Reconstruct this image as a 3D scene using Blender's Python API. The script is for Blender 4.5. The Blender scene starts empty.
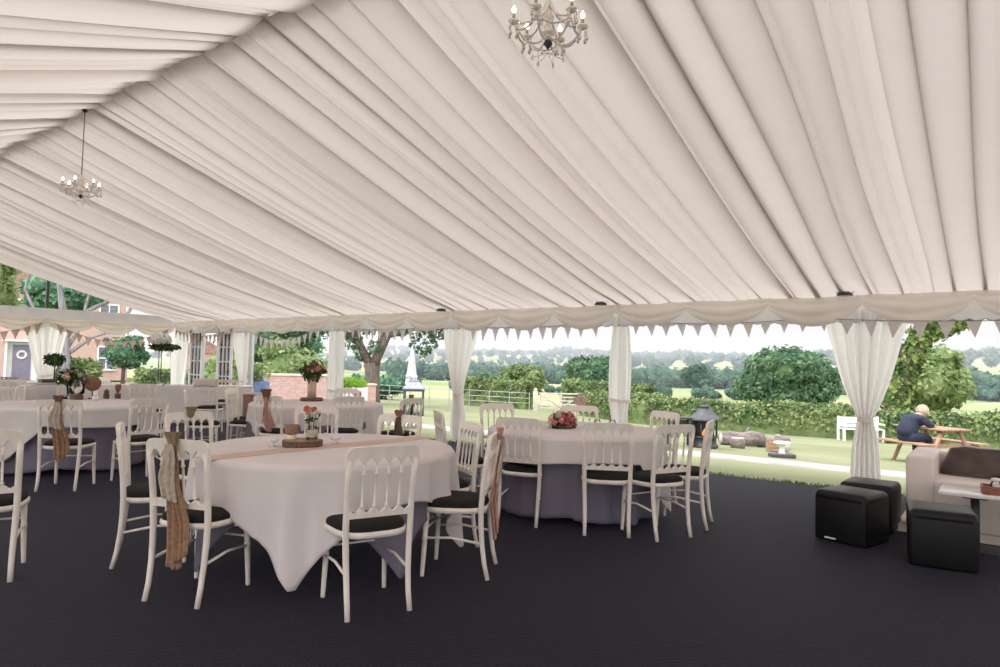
import bpy, bmesh, math, random
import numpy as np
from mathutils import Vector, Matrix, Euler
PI = math.pi
C = bpy.context.scene.collection
RNG = np.random.default_rng(7)
rnd = random.Random(11)

# ------------------------------------------------------------------ scene units
EX, EY, EZ = -16.55, 8.42, 2.20          # gable end, eave line, eave height
RY, RZ = 2.73, 3.85                      # ridge line
NEY = 2 * RY - EY                        # the other eave
POLES = [-1.25, -4.30, -7.35, -10.45, -13.55, -16.50]

# ------------------------------------------------------------------ materials
MATS = {}
def nodes(name):
    m = bpy.data.materials.new(name); m.use_nodes = True
    nt = m.node_tree; nt.nodes.clear()
    out = nt.nodes.new('ShaderNodeOutputMaterial')
    return m, nt, out
def ramp_noise(nt, ca, cb, scale, detail=4, coord='Object', lo=.35, hi=.65, stretch=None):
    tc = nt.nodes.new('ShaderNodeTexCoord')
    nz = nt.nodes.new('ShaderNodeTexNoise'); nz.inputs['Scale'].default_value = scale; nz.inputs['Detail'].default_value = detail
    src = tc.outputs[coord]
    if stretch:
        mp = nt.nodes.new('ShaderNodeMapping'); mp.inputs['Scale'].default_value = stretch
        nt.links.new(src, mp.inputs['Vector']); src = mp.outputs['Vector']
    nt.links.new(src, nz.inputs['Vector'])
    r = nt.nodes.new('ShaderNodeValToRGB')
    r.color_ramp.elements[0].position = lo; r.color_ramp.elements[1].position = hi
    r.color_ramp.elements[0].color = (*ca, 1); r.color_ramp.elements[1].color = (*cb, 1)
    nt.links.new(nz.outputs['Fac'], r.inputs['Fac'])
    return r, nz, src
def mat(name, col, rough=.6, vary=.12, scale=6, metal=0, bump=0, bscale=60, spec=.5, sheen=0, sheen_tint=(1,1,1), coord='Object', emit=None, trans=0, col2=None, stretch=None, coat=0):
    if name in MATS: return MATS[name]
    m, nt, out = nodes(name)
    b = nt.nodes.new('ShaderNodeBsdfPrincipled')
    a = tuple(c * (1 - vary) for c in col); c2 = col2 or tuple(min(1, c * (1 + vary)) for c in col)
    r, nz, src = ramp_noise(nt, a, c2, scale, coord=coord, stretch=stretch)
    nt.links.new(r.outputs['Color'], b.inputs['Base Color'])
    b.inputs['Roughness'].default_value = rough; b.inputs['Metallic'].default_value = metal
    b.inputs['Specular IOR Level'].default_value = spec
    b.inputs['Transmission Weight'].default_value = trans
    b.inputs['Coat Weight'].default_value = coat
    if sheen:
        b.inputs['Sheen Weight'].default_value = sheen; b.inputs['Sheen Roughness'].default_value = .33
        b.inputs['Sheen Tint'].default_value = (*sheen_tint, 1)
    if bump:
        n2 = nt.nodes.new('ShaderNodeTexNoise'); n2.inputs['Scale'].default_value = bscale; n2.inputs['Detail'].default_value = 3
        nt.links.new(src, n2.inputs['Vector'])
        bp = nt.nodes.new('ShaderNodeBump'); bp.inputs['Strength'].default_value = bump; bp.inputs['Distance'].default_value = .01
        nt.links.new(n2.outputs['Fac'], bp.inputs['Height']); nt.links.new(bp.outputs['Normal'], b.inputs['Normal'])
    if emit:
        b.inputs['Emission Color'].default_value = (*emit[0], 1); b.inputs['Emission Strength'].default_value = emit[1]
    nt.links.new(b.outputs['BSDF'], out.inputs['Surface'])
    MATS[name] = m; return m
def cloth(name, col, tcol, mix=.5, vary=.05, scale=3, rough=.9):
    """Thin woven cloth: part reflects, part lets light through."""
    if name in MATS: return MATS[name]
    m, nt, out = nodes(name)
    r, nz, src = ramp_noise(nt, tuple(c*(1-vary) for c in col), tuple(min(1, c*(1+vary)) for c in col), scale)
    d = nt.nodes.new('ShaderNodeBsdfDiffuse'); nt.links.new(r.outputs['Color'], d.inputs['Color'])
    t = nt.nodes.new('ShaderNodeBsdfTranslucent'); t.inputs['Color'].default_value = (*tcol, 1)
    w = nt.nodes.new('ShaderNodeTexNoise'); w.inputs['Scale'].default_value = 90
    nt.links.new(src, w.inputs['Vector'])
    bp = nt.nodes.new('ShaderNodeBump'); bp.inputs['Strength'].default_value = .06; bp.inputs['Distance'].default_value = .004
    nt.links.new(w.outputs['Fac'], bp.inputs['Height']); nt.links.new(bp.outputs['Normal'], d.inputs['Normal'])
    mx = nt.nodes.new('ShaderNodeMixShader'); mx.inputs['Fac'].default_value = mix
    nt.links.new(d.outputs['BSDF'], mx.inputs[1]); nt.links.new(t.outputs['BSDF'], mx.inputs[2])
    nt.links.new(mx.outputs['Shader'], out.inputs['Surface'])
    MATS[name] = m; return m
def leafmat(name, ca, cb, trans=.35, scale=1.2):
    if name in MATS: return MATS[name]
    m, nt, out = nodes(name)
    geo = nt.nodes.new('ShaderNodeNewGeometry')
    r, nz, src = ramp_noise(nt, ca, cb, scale)
    add = nt.nodes.new('ShaderNodeMath'); add.operation = 'MULTIPLY_ADD'; add.inputs[1].default_value = .45; add.inputs[2].default_value = -.22
    nt.links.new(geo.outputs['Random Per Island'], add.inputs[0])
    a2 = nt.nodes.new('ShaderNodeMath'); a2.operation = 'ADD'
    nt.links.new(add.outputs[0], a2.inputs[0]); nt.links.new(nz.outputs['Fac'], a2.inputs[1]); nt.links.new(a2.outputs[0], r.inputs['Fac'])
    d = nt.nodes.new('ShaderNodeBsdfDiffuse'); nt.links.new(r.outputs['Color'], d.inputs['Color'])
    t = nt.nodes.new('ShaderNodeBsdfTranslucent'); nt.links.new(r.outputs['Color'], t.inputs['Color'])
    mx = nt.nodes.new('ShaderNodeMixShader'); mx.inputs['Fac'].default_value = trans
    nt.links.new(d.outputs['BSDF'], mx.inputs[1]); nt.links.new(t.outputs['BSDF'], mx.inputs[2])
    nt.links.new(mx.outputs['Shader'], out.inputs['Surface'])
    MATS[name] = m; return m
def brick(name, ca, cb, mortar, scale):
    m, nt, out = nodes(name)
    tc = nt.nodes.new('ShaderNodeTexCoord')
    mp = nt.nodes.new('ShaderNodeMapping'); mp.inputs['Rotation'].default_value = (PI/2, 0, 0)
    # bricks run along local x, courses along local z
    comb = nt.nodes.new('ShaderNodeCombineXYZ'); sp = nt.nodes.new('ShaderNodeSeparateXYZ')
    ad = nt.nodes.new('ShaderNodeMath'); ad.operation = 'ADD'
    nt.links.new(tc.outputs['Object'], sp.inputs[0]); nt.links.new(sp.outputs[0], ad.inputs[0]); nt.links.new(sp.outputs[1], ad.inputs[1])
    nt.links.new(ad.outputs[0], comb.inputs[0]); nt.links.new(sp.outputs[2], comb.inputs[1])
    b = nt.nodes.new('ShaderNodeTexBrick'); b.inputs['Color1'].default_value = (*ca,1); b.inputs['Color2'].default_value = (*cb,1); b.inputs['Mortar'].default_value = (*mortar,1)
    b.inputs['Scale'].default_value = scale
    nt.links.new(comb.outputs[0], b.inputs['Vector'])
    p = nt.nodes.new('ShaderNodeBsdfPrincipled'); p.inputs['Roughness'].default_value = .9
    nt.links.new(b.outputs['Color'], p.inputs['Base Color']); nt.links.new(p.outputs['BSDF'], out.inputs['Surface'])
    return m
def glass(name, col=(1,1,1), rough=.02):
    if name in MATS: return MATS[name]
    m, nt, out = nodes(name)
    # thin clear glass: mostly see-through with a clear reflection
    lw = nt.nodes.new('ShaderNodeFresnel'); lw.inputs['IOR'].default_value = 1.45
    t = nt.nodes.new('ShaderNodeBsdfTransparent'); t.inputs['Color'].default_value = (*col, 1)
    g = nt.nodes.new('ShaderNodeBsdfGlossy'); g.inputs['Roughness'].default_value = rough
    nz = nt.nodes.new('ShaderNodeTexNoise'); nz.inputs['Scale'].default_value = 3
    mx = nt.nodes.new('ShaderNodeMixShader')
    nt.links.new(lw.outputs[0], mx.inputs['Fac'])
    nt.links.new(t.outputs[0], mx.inputs[1]); nt.links.new(g.outputs[0], mx.inputs[2]); nt.links.new(mx.outputs[0], out.inputs['Surface'])
    MATS[name] = m; return m

M_LINING = cloth('lining', (.76,.69,.635), (.50,.445,.41), .50, vary=.03)
M_PELMET = cloth('pelmet', (.78,.76,.76), (.60,.58,.58), .4)
M_SWAG = cloth('swag', (.88,.81,.755), (.80,.72,.65), .33)
M_CURT = cloth('curtain', (.90,.88,.86), (.96,.94,.92), .68)
M_LINEN = cloth('linen', (.84,.78,.775), (.6,.56,.62), .14, scale=1.5)
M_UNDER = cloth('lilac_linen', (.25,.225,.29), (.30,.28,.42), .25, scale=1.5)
M_RUN = cloth('satin', (.80,.60,.52), (.6,.4,.3), .2)
M_HESS = mat('hessian', (.34,.20,.13), .95, .25, 40, bump=.4, bscale=160)
M_LACE = cloth('lace', (.72,.62,.52), (.6,.5,.4), .3, vary=.2, scale=40)
M_LACEP = cloth('pink_lace', (.72,.45,.38), (.6,.4,.34), .35, vary=.2, scale=30)
M_FLAG = cloth('flag', (.66,.60,.62), (.62,.56,.60), .6, vary=.12, scale=30)
M_FLAGB = cloth('flag_brown', (.46,.33,.28), (.48,.36,.30), .5, vary=.2, scale=30)
M_WHITE = mat('limewash', (.87,.80,.735), .45, .05, 9, stretch=(3,3,.6))
M_PAD = mat('black_pad', (.016,.016,.016), .85, .2, 20, bump=.1, bscale=200, spec=.25)
M_CARPET = mat('carpet', (.0048,.0048,.0044), .7, .65, 75, bump=1, bscale=120, spec=.14, sheen=.155, sheen_tint=(.62,.57,.92), coord='Object')
M_METAL = mat('aluminium', (.62,.63,.66), .4, .04, 4, metal=.6)
M_DARKMET = mat('dark_metal', (.05,.05,.055), .5, .2, 8, metal=.3)
M_NAVYMET = mat('slate_metal', (.06,.07,.10), .45, .15, 8, metal=.2)
M_GREYROOF = mat('weathered_steel', (.085,.085,.095), .45, .15, 5, metal=.3)
M_WOOD = mat('dark_wood', (.13,.075,.045), .65, .35, 14, bump=.3, bscale=40, stretch=(1,6,6))
M_BARK = mat('bark', (.16,.125,.11), .95, .35, 5, bump=.9, bscale=14, stretch=(3,3,.5))
M_BARKG = mat('grey_bark', (.30,.28,.31), .95, .3, 5, bump=.9, bscale=12, stretch=(3,3,.5))
M_TIMBER = mat('picnic_timber', (.36,.23,.15), .8, .25, 5, stretch=(1,8,8))
M_PALETIM = mat('pale_timber', (.62,.56,.50), .8, .15, 5)
M_LEATHER = mat('leatherette', (.007,.0068,.0075), .42, .2, 7, bump=.12, bscale=90, spec=.3)
M_BROWN = mat('brown_leather', (.055,.032,.026), .30, .35, 9, bump=.5, bscale=14, spec=.6)
M_SOFA = mat('cream_leather', (.74,.66,.62), .5, .06, 4, bump=.08, bscale=80)
M_TABTOP = mat('table_top', (.80,.77,.76), .28, .08, 8)
M_PAINT = mat('white_paint', (.85,.85,.87), .5, .04, 4)
M_GOLD = mat('candle_sleeve', (.40,.33,.22), .4, .1, 20, metal=.5)
M_BULB = mat('bulb', (1,.95,.88), .3, .01, 5, emit=((1,.86,.70), 9))
M_CRYST = mat('crystal', (.98,.88,.86), .08, .05, 60, trans=.08, spec=.8)
M_ROPE = mat('cord', (.22,.19,.16), .8, .2, 20)
M_GLASS = glass('clear_glass')
M_GREEN = leafmat('leaf_dark', (.03,.06,.025), (.11,.16,.06), .25, 12)
M_STEM = mat('stem', (.10,.15,.05), .8, .3, 20)
M_WHITEP = leafmat('petal_white', (.90,.88,.83), (.95,.94,.91), .15, 25)
M_PINK = leafmat('petal_pink', (.75,.22,.28), (.90,.55,.52), .3, 25)
M_CREAMP = leafmat('petal_cream', (.86,.80,.72), (.93,.90,.85), .3, 25)
M_REDP = leafmat('petal_red', (.60,.16,.14), (.80,.42,.34), .3, 25)
M_HEART = mat('heart_wood', (.25,.12,.08), .8, .25, 12)
M_WAX = mat('wax', (.85,.78,.68), .5, .04, 6)
M_BLUE = mat('blue_fabric', (.16,.22,.42), .8, .2, 8)

# ------------------------------------------------------------------ mesh builder
class MB:
    def __init__(s): s.v = []; s.f = []; s.sm = []
    def add(s, v, f, smooth=True):
        n = len(s.v); s.v += [tuple(p) for p in v]; s.f += [tuple(i + n for i in q) for q in f]; s.sm += [smooth] * len(f); return s
    def box(s, c, d, rot=None, bev=0.0):
        bm = bmesh.new(); bmesh.ops.create_cube(bm, size=1)
        for v in bm.verts: v.co = Vector((v.co.x*d[0], v.co.y*d[1], v.co.z*d[2]))
        if bev: bmesh.ops.bevel(bm, geom=bm.edges[:], offset=bev, segments=3, affect='EDGES', profile=.5)
        if rot is not None:
            R = rot if isinstance(rot, Matrix) else Euler(rot).to_matrix()
            for v in bm.verts: v.co = R @ v.co
        for v in bm.verts: v.co += Vector(c)
        bm.verts.index_update()
        s.add([v.co[:] for v in bm.verts], [[v.index for v in f.verts] for f in bm.faces], bool(bev)); bm.free(); return s
    def tube(s, pts, r, n=8, caps=True, sq=1.0):
        P = [Vector(p) for p in pts]; R = r if isinstance(r, (list, tuple)) else [r]*len(P)
        V = []; F = []; up = None
        for i, p in enumerate(P):
            t = (P[min(i+1, len(P)-1)] - P[max(i-1, 0)]).normalized()
            if up is None:
                up = Vector((0,0,1)) if abs(t.z) < .9 else Vector((1,0,0))
            a = t.cross(up).normalized(); b = a.cross(t).normalized(); up = b
            for k in range(n):
                w = 2*PI*k/n; V.append(p + a*(R[i]*math.cos(w)) + b*(R[i]*sq*math.sin(w)))
        for i in range(len(P)-1):
            for k in range(n):
                k2 = (k+1) % n; F.append((i*n+k, i*n+k2, (i+1)*n+k2, (i+1)*n+k))
        if caps: F.append(tuple(range(n-1,-1,-1))); F.append(tuple((len(P)-1)*n+k for k in range(n)))
        return s.add(V, F)
    def lathe(s, prof, c=(0,0,0), n=16, axis=None, top=None):
        """prof: (radius, height) pairs; stands at c, or runs from c to top."""
        V = []; F = []
        if top is not None:
            d = Vector(top) - Vector(c); L = d.length; q = Vector((0,0,1)).rotation_difference(d.normalized()).to_matrix()
        for r, h in prof:
            for k in range(n):
                w = 2*PI*k/n; p = Vector((r*math.cos(w), r*math.sin(w), h))
                if top is not None: p.z *= L; p = q @ p
                V.append(p + Vector(c))
        m = len(prof)
        for i in range(m-1):
            for k in range(n):
                k2 = (k+1) % n; F.append((i*n+k, i*n+k2, (i+1)*n+k2, (i+1)*n+k))
        if prof[0][0] > 1e-5: F.append(tuple(range(n-1,-1,-1)))
        if prof[-1][0] > 1e-5: F.append(tuple((m-1)*n+k for k in range(n)))
        return s.add(V, F)
    def ball(s, c, r, sub=2, sc=(1,1,1), jit=0):
        bm = bmesh.new(); bmesh.ops.create_icosphere(bm, subdivisions=sub, radius=1)
        bm.verts.index_update(); V = []
        for v in bm.verts:
            k = r*(1 + (rnd.uniform(-jit, jit) if jit else 0)); V.append((c[0]+v.co.x*sc[0]*k, c[1]+v.co.y*sc[1]*k, c[2]+v.co.z*sc[2]*k))
        s.add(V, [[v.index for v in f.verts] for f in bm.faces]); bm.free(); return s
    def prism(s, outline, y0, y1, xf=None):
        """outline in x,z extruded between y0 and y1"""
        n = len(outline); V = [(x, y0, z) for x, z in outline] + [(x, y1, z) for x, z in outline]
        F = [tuple(range(n)), tuple(range(2*n-1, n-1, -1))] + [(i, n+i, n+(i+1) % n, (i+1) % n) for i in range(n)]
        if xf: V = [xf(Vector(p)) for p in V]
        return s.add(V, F, False)
    def grid(s, fn, nu, nv, smooth=True, closed=False):
        V = [fn(i/(nu-1 if not closed else nu), j/(nv-1)) for j in range(nv) for i in range(nu)]
        F = []
        for j in range(nv-1):
            for i in range(nu if closed else nu-1):
                i2 = (i+1) % nu; F.append((j*nu+i, j*nu+i2, (j+1)*nu+i2, (j+1)*nu+i))
        return s.add(V, F, smooth)
    def leaves(s, pos, nrm, size, rng, jit=.5, aspect=.6):
        """one diamond-shaped leaf per point"""
        n = len(pos); d = nrm + rng.normal(0, jit, (n,3)); d /= np.linalg.norm(d, axis=1)[:,None] + 1e-9
        a = np.cross(d, rng.normal(0, 1, (n,3))); a /= np.linalg.norm(a, axis=1)[:,None] + 1e-9
        b = np.cross(d, a); L = size * rng.uniform(.6, 1.3, n)[:,None]
        k = len(s.v)
        q = np.stack([pos - a*L, pos + b*L*aspect + d*L*.15, pos + a*L, pos - b*L*aspect + d*L*.15], 1).reshape(-1,3)
        s.v += [tuple(p) for p in q.tolist()]
        s.f += [(k+4*i, k+4*i+1, k+4*i+2, k+4*i+3) for i in range(n)]; s.sm += [False]*n; return s
    def mesh(s, name):
        me = bpy.data.meshes.new(name); me.from_pydata(s.v, [], s.f)
        me.polygons.foreach_set('use_smooth', s.sm); me.update(); return me
    def build(s, name, m, parent=None, loc=None, rz=None, solid=0, angle=True):
        me = s.mesh(name); me.materials.append(m)
        o = bpy.data.objects.new(name, me); C.objects.link(o)
        if parent: o.parent = parent
        if loc is not None: o.location = loc
        if rz is not None: o.rotation_euler = (0,0,rz)
        if solid:
            md = o.modifiers.new('thickness', 'SOLIDIFY'); md.thickness = solid; md.offset = 0
        return o
def tag(o, label=None, cat=None, group=None, kind=None):
    if label: o['label'] = label
    if cat: o['category'] = cat
    if group: o['group'] = group
    if kind: o['kind'] = kind
    return o
def empty(name, loc, rz=0, label=None, cat=None, group=None, sc=1):
    o = bpy.data.objects.new(name, None); C.objects.link(o); o.location = loc; o.rotation_euler = (0,0,rz); o.scale = (sc,sc,sc)
    o.empty_display_size = .1
    return tag(o, label, cat, group)
KIDS = {}
def kids(o): return [c for c in C.objects if c.parent == o]
def copy_tree(o, parent=None):
    c = o.copy(); C.objects.link(c)
    if parent: c.parent = parent
    for ch in kids(o): copy_tree(ch, c)
    return c
def facing(d): return math.atan2(-d[0], d[1])      # local +Y looks along d
def sstep(a, b, x):
    t = max(0, min(1, (x-a)/(b-a))); return t*t*(3-2*t)
# ------------------------------------------------------------------ the marquee
def slope_panel(name, far, x0, x1, seed, wr):
    """One slope of the pleated lining: pleats run from ridge to eave and fold over each other at their edges."""
    r = random.Random(seed); ey = EY if far else NEY
    dY = ey - RY; dZ = EZ - RZ; L = math.hypot(dY, dZ); nrm = (dZ/L * (1 if far else 1), -abs(dY)/L)
    # normal pointing down into the tent
    ny, nz = (dZ / L, -dY / L) if far else (-dZ / L, dY / L)
    prof = []          # (x, h, k, edge flag)
    x = x0; NS = 11
    while x < x1:
        if r.random() < .55:
            w = r.uniform(.5, 1.05)*wr[0]; A = w*r.uniform(.2, .5); k = r.uniform(.10, .20); sk = 0
        else:
            w = r.uniform(*wr); A = min(.13, w*r.uniform(.28, .55)); k = r.uniform(.20, .36); sk = r.uniform(-.05, .22)
        deep = .07 if r.random() < .28 else 0
        for i in range(NS):
            t = i / NS
            prof.append((x + w*(t - k*math.sin(2*PI*t) + sk*math.sin(PI*t)**2), A*(1-math.cos(2*PI*t))/2 - deep*math.exp(-(t*9)**2)))
        x += w
    NV = 34
    wob = [(r.uniform(0, 6.28), r.uniform(.15, .4)) for _ in range(4)]
    V = []; F = []; n = len(prof)
    for j in range(NV):
        v = j / (NV-1)
        env = (.62 + .45*math.sin(PI*min(1, max(0, v)))) * (1 - .72*sstep(.86, 1, v))
        if v < .08: env *= .75 + 3*v
        for (px, h) in prof:
            wx = px + .025*math.sin(px*1.7 + v*4 + wob[0][0])*v*(1-v)*4 + .012*math.sin(px*6.1 + v*7)
            bay = (px - POLES[0]) / 3.06
            sag = .09*math.sin(PI*v)*(1 - .45*math.cos(2*PI*bay))
            sc = abs(math.sin(PI*(px - POLES[0]) / 1.02))
            sag += (.028 if not far else .012) * sc * math.exp(-v*14)
            if v > .9: sag += .02*sc*(v-.9)*10
            hh = h*env + .02*math.sin(px*2.1+1)*math.sin(PI*v)
            V.append((wx, RY + dY*v + ny*(hh+sag), RZ + dZ*v + nz*(hh+sag)))
    for j in range(NV-1):
        for i in range(n-1):
            q = (j*n+i, j*n+i+1, (j+1)*n+i+1, (j+1)*n+i); F.append(q if far else q[::-1])
    b = MB().add(V, F); o = b.build(name, M_LINING); tag(o, kind='structure'); return o
slope_panel('ceiling_far_slope', True, EX, 8.0, 3, (.15, .33))
slope_panel('ceiling_near_slope', False, EX, 8.0, 5, (.17, .40))
# ridge beam above the lining
tag(MB().box(((EX+8)/2, RY, RZ+.14), (8-EX, .09, .12)).build('trim_ridge', M_METAL), kind='structure')
tag(MB().grid(lambda u,v: (EX+(8-EX)*u, RY+(v-.5)*.22, RZ+.05-.30*abs(v-.5)*.22), 40, 9).build('trim_ridge_gap_cover', M_LINING), kind='structure')  # added strip over the lining, blocks sky leaking through the ridge gap
tag(MB().box(((EX+8)/2, EY+.24, EZ+.0), (8-EX, .10, .12)).build('trim_eave_far', M_METAL), kind='structure')
tag(MB().box(((EX+8)/2, NEY-.10, EZ+.03), (8-EX, .10, .12)).build('trim_eave_near', M_METAL), kind='structure')
for i, px in enumerate(POLES + [1.8, 4.85]):
    o = MB().box((px, EY+.24, EZ/2-.06), (.10, .07, EZ+.06), bev=.01).build('pillar', M_METAL); tag(o, kind='structure')
    o = MB().box((px, NEY-.10, EZ/2-.02), (.10, .07, EZ+.06), bev=.01).build('pillar', M_METAL); tag(o, kind='structure')
# gable end: tie beam, rafters and a post in the middle of the span
tag(MB().box((EX-.06, (EY+NEY)/2, 2.19), (.10, EY-NEY, .24)).build('trim_gable_beam', M_PAINT), kind='structure')
for s_, e_ in ((1, EY), (-1, NEY)):
    tag(MB().tube([(EX-.05, RY, RZ+.06), (EX-.05, e_, EZ+.06)], .06, 6).build('trim_rafter', M_METAL), kind='structure')
tag(MB().box((EX-.07, 5.55, 1.1), (.06, .06, 2.1), bev=.01).build('pillar', M_GREYROOF), kind='structure')
tag(MB().box((EX-.07, 5.62, 2.7), (.05, .06, .86), bev=.01).build('pillar', M_GREYROOF), kind='structure')

def swag(name, p0, p1, inward, drop, n, seed, top=0):
    """gathered valance: n swags between pinched points"""
    r = random.Random(seed); P0 = Vector(p0); P1 = Vector(p1); I = Vector(inward)
    b = MB(); nu = 26*n + 1; nv = 16
    hang = [r.uniform(.9, 1.1) for _ in range(n)]
    def fn(u, v):
        k = min(n-1, int(u*n)); t = u*n - k; c = math.sin(PI*t)
        low = (.12 + (drop-.12) * (c**.75) * hang[k])
        z = -low*v - top
        fold = (.016 + .040*c) * (abs(math.sin(v*PI*2.6 + c*1.1 + .3*math.sin(t*9)))**.6 - .5) * (.3+.7*v)
        pinch = .022*math.sin(t*60)*math.exp(-min(t, 1-t)*12)
        out = .03 + .05*math.sin(PI*v*.9)*c + fold + pinch
        return P0.lerp(P1, u) + I*out + Vector((0,0,z))
    b.grid(fn, nu, nv); return b
def pelmet(p0, p1, depth, scal, inward):
    P0 = Vector(p0); P1 = Vector(p1); L = (P1-P0).length; n = max(1, round(L/scal)); nu = n*8+1
    def fn(u, v):
        t = (u*n) % 1; d = depth + .022*math.sin(PI*t)
        return P0.lerp(P1, u) + Vector((0,0,-d*v)) + Vector(inward)*(.012*math.sin(u*L*9)*v)
    return MB().grid(fn, nu, 5)
def pelmet_trim(p0, p1, depth, scal):
    P0 = Vector(p0); P1 = Vector(p1); L = (P1-P0).length; n = max(1, round(L/scal)); nu = n*8+1
    pts = []
    for i in range(nu):
        u = i/(nu-1); t = (u*n) % 1; pts.append(P0.lerp(P1, u) + Vector((0,0,-depth-.022*math.sin(PI*t))))
    return MB().tube(pts, .007, 5)
M_TRIM = mat('grey_braid', (.36,.34,.36), .8, .15, 40)
xs = [4.85, 1.8] + POLES
where = ['beyond the leather sofa', 'above the leather sofa', 'over the lawn bay with the tall black firepit', 'over the bay that frames the white field gate',
         'over the bay with the closed parasol outside', 'over the bay with the pink brick planter outside', 'over the corner bay with the open glazed doors']
for i in range(len(xs)-1):
    a, c = xs[i], xs[i+1]; w = where[i]
    o = swag('valance', (a, EY-.02, EZ+.0), (c, EY-.02, EZ+.0), (0,-1,0), .335, 3, 20+i).build('valance', M_SWAG)
    tag(o, 'gathered ivory swag valance '+w, 'valance', 'swag valances along the eaves')
    o = pelmet((a, EY+.07, EZ+.0), (c, EY+.07, EZ+.0), .285, .14, (0,-1,0)).build('eave_pelmet', M_PELMET)
    tag(o, 'flat white scalloped outer pelmet '+w, 'pelmet', 'scalloped pelmets along the eave')
    pelmet_trim((a, EY+.07, EZ), (c, EY+.07, EZ), .285, .14).build('braid_edge', M_TRIM, o)['label'] = 'grey braid edging'
gy = [8.38, 5.60, 2.73, -.15]
gw = ['between the gable corner and the gable curtain', 'from the gable curtain towards the ridge line', 'across the far half of the open gable end']
for i in range(3):
    o = swag('valance', (EX, gy[i], 2.09), (EX, gy[i+1], 2.09), (1,0,0), .30, 3, 60+i).build('valance', M_SWAG)
    tag(o, 'cream swag valance on the gable beam '+gw[i], 'valance', 'swag valances along the gable')

# ------------------------------------------------------------------ curtains
def curtain(label, x, y, tw, tz, kw, bw, bx=0, zt=2.06, zb=.05, tx=0, seed=1, along='x', nf=7):
    r = random.Random(seed); ph = [r.uniform(0, 6.28) for _ in range(4)]
    def fn(u, v):
        z = zt + (zb-zt)*v; vt = (zt-tz)/(zt-zb)
        if v < vt:
            s = v/vt; w = tw + (kw-tw)*(s**1.25); cx = tx*s
        else:
            s = (v-vt)/(1-vt); w = kw + (bw-kw)*math.sin(min(1, s*1.5)*PI/2); cx = tx + (bx-tx)*s
        a = (u-.5)*2
        cl = max(.12, min(1, w/max(tw, .01)))
        d = (.030 + .030*(1-cl)) * math.sin(a*PI*nf + ph[0] + .6*math.sin(v*5+ph[1])) + .009*math.sin(a*PI*2.3*nf + ph[2] + v*3)
        d += .05*math.sin(a*3+ph[3]+v*2)*(cl); d *= .8
        edge = .015*math.sin(v*9+ph[1])
        xx = cx + a*w + edge*a
        return (x+xx, y+d, z) if along == 'x' else (x+d, y+xx, z)
    o = empty('curtain', (x, y, zb), 0, label, 'curtain', 'white curtains tied at the marquee posts')
    b = MB().grid(fn, 130, 46)
    b.v = [(p[0]-x, p[1]-y, p[2]-zb) for p in b.v]
    b.build('drape', M_CURT, o)
    # tie band wound round the gathered cloth
    def tf(u, v):
        w = 2*PI*u; return ((tx + (kw*1.02)*math.cos(w)) if along == 'x' else .075*math.sin(w), .075*math.sin(w) if along == 'x' else tx+(kw*1.02)*math.cos(w), tz-zb+(v-.5)*.045+.008*math.sin(w*2))
    MB().grid(tf, 24, 4, closed=True).build('tieback', M_SWAG, o)
    return o
CY_ = EY + .09
curtain('wide sheer white curtain drawn into a narrow waist, behind the black stools', -1.25, CY_, .46, .80, .075, .16, bx=0, zb=.12, seed=3, nf=6)
curtain('plain straight white curtain round the post behind the chairs with the pink posy table', -4.30, CY_, .135, .85, .17, .11, zb=.05, seed=5, nf=3)
curtain('white curtain swept to one side in a slanting V, beside the white field gate view', -7.26, CY_, .40, .80, .085, .13, bx=.02, tx=-.02, seed=8, nf=5)
curtain('straight pale curtain beside the oak with the forked trunk', -10.45, CY_, .24, .72, .17, .18, seed=9, nf=4)
curtain('white curtain swept low towards the blue planter', -13.72, CY_, .36, .80, .16, .2, bx=.25, tx=.12, seed=12, nf=5)
curtain('white curtain in the gable corner behind the tall white flower ball', EX+.1, CY_, .38, .6, .30, .30, seed=14, nf=5)
curtain('cream curtain on the open gable end behind the potted topiary', EX+.05, 5.62, .44, .85, .14, .25, zt=1.98, along='y', seed=16, nf=5)

# ------------------------------------------------------------------ bunting
def bunting(label, p0, p1, sag, n, w, h, m, seed, off=(0,0,0), skip=0):
    r = random.Random(seed); P0 = Vector(p0); P1 = Vector(p1); D = (P1-P0).normalized()
    o = empty('bunting', p0, 0, label, 'bunting', 'strings of bunting under the eaves')
    pt = lambda t: (P1-P0)*t + Vector((0,0,-sag*4*t*(1-t)))
    MB().tube([pt(i/24) for i in range(25)], .004, 5).build('string', M_ROPE, o)
    N = Vector((-D.y, D.x, 0))
    for k in range(n):
        t = (k+.5)/n; c = pt(t); e = (pt(min(1,t+.02)) - pt(max(0,t-.02))).normalized()
        ww = w*r.uniform(.9,1.08); hh = h*r.uniform(.9,1.08); tw = r.uniform(-.03,.03); lean = r.uniform(-.02,.02)
        def fn(u, v):
            a = (u-.5)*(1-v*.985); return c + e*(a*ww + lean*v) + Vector((0,0,-hh*v-.003)) + N*(tw*v + .012*math.sin(u*5+k)*(v))
        MB().grid(fn, 7, 7).build('flag', m, o)
    return o
BY = EY - .005
bunting('lilac-grey bunting over the bay with the firepit and the lawn logs', (-1.55, BY, 1.98), (-4.12, BY, 1.97), .07, 12, .14, .17, M_FLAG, 1)
bunting('lilac-grey bunting over the bay with the white field gate', (-4.55, BY, 1.95), (-7.0, BY, 1.91), .03, 11, .14, .19, M_FLAG, 2)
bunting('small pale bunting over the bay with the closed parasol', (-7.65, BY, 1.98), (-10.15, BY, 1.98), .09, 13, .14, .19, M_FLAG, 3)
bunting('small grey bunting over the bay with the pink brick planter', (-10.75, BY-.06, 1.98), (-13.4, BY-.06, 1.98), .26, 14, .15, .20, M_FLAG, 4)
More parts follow.
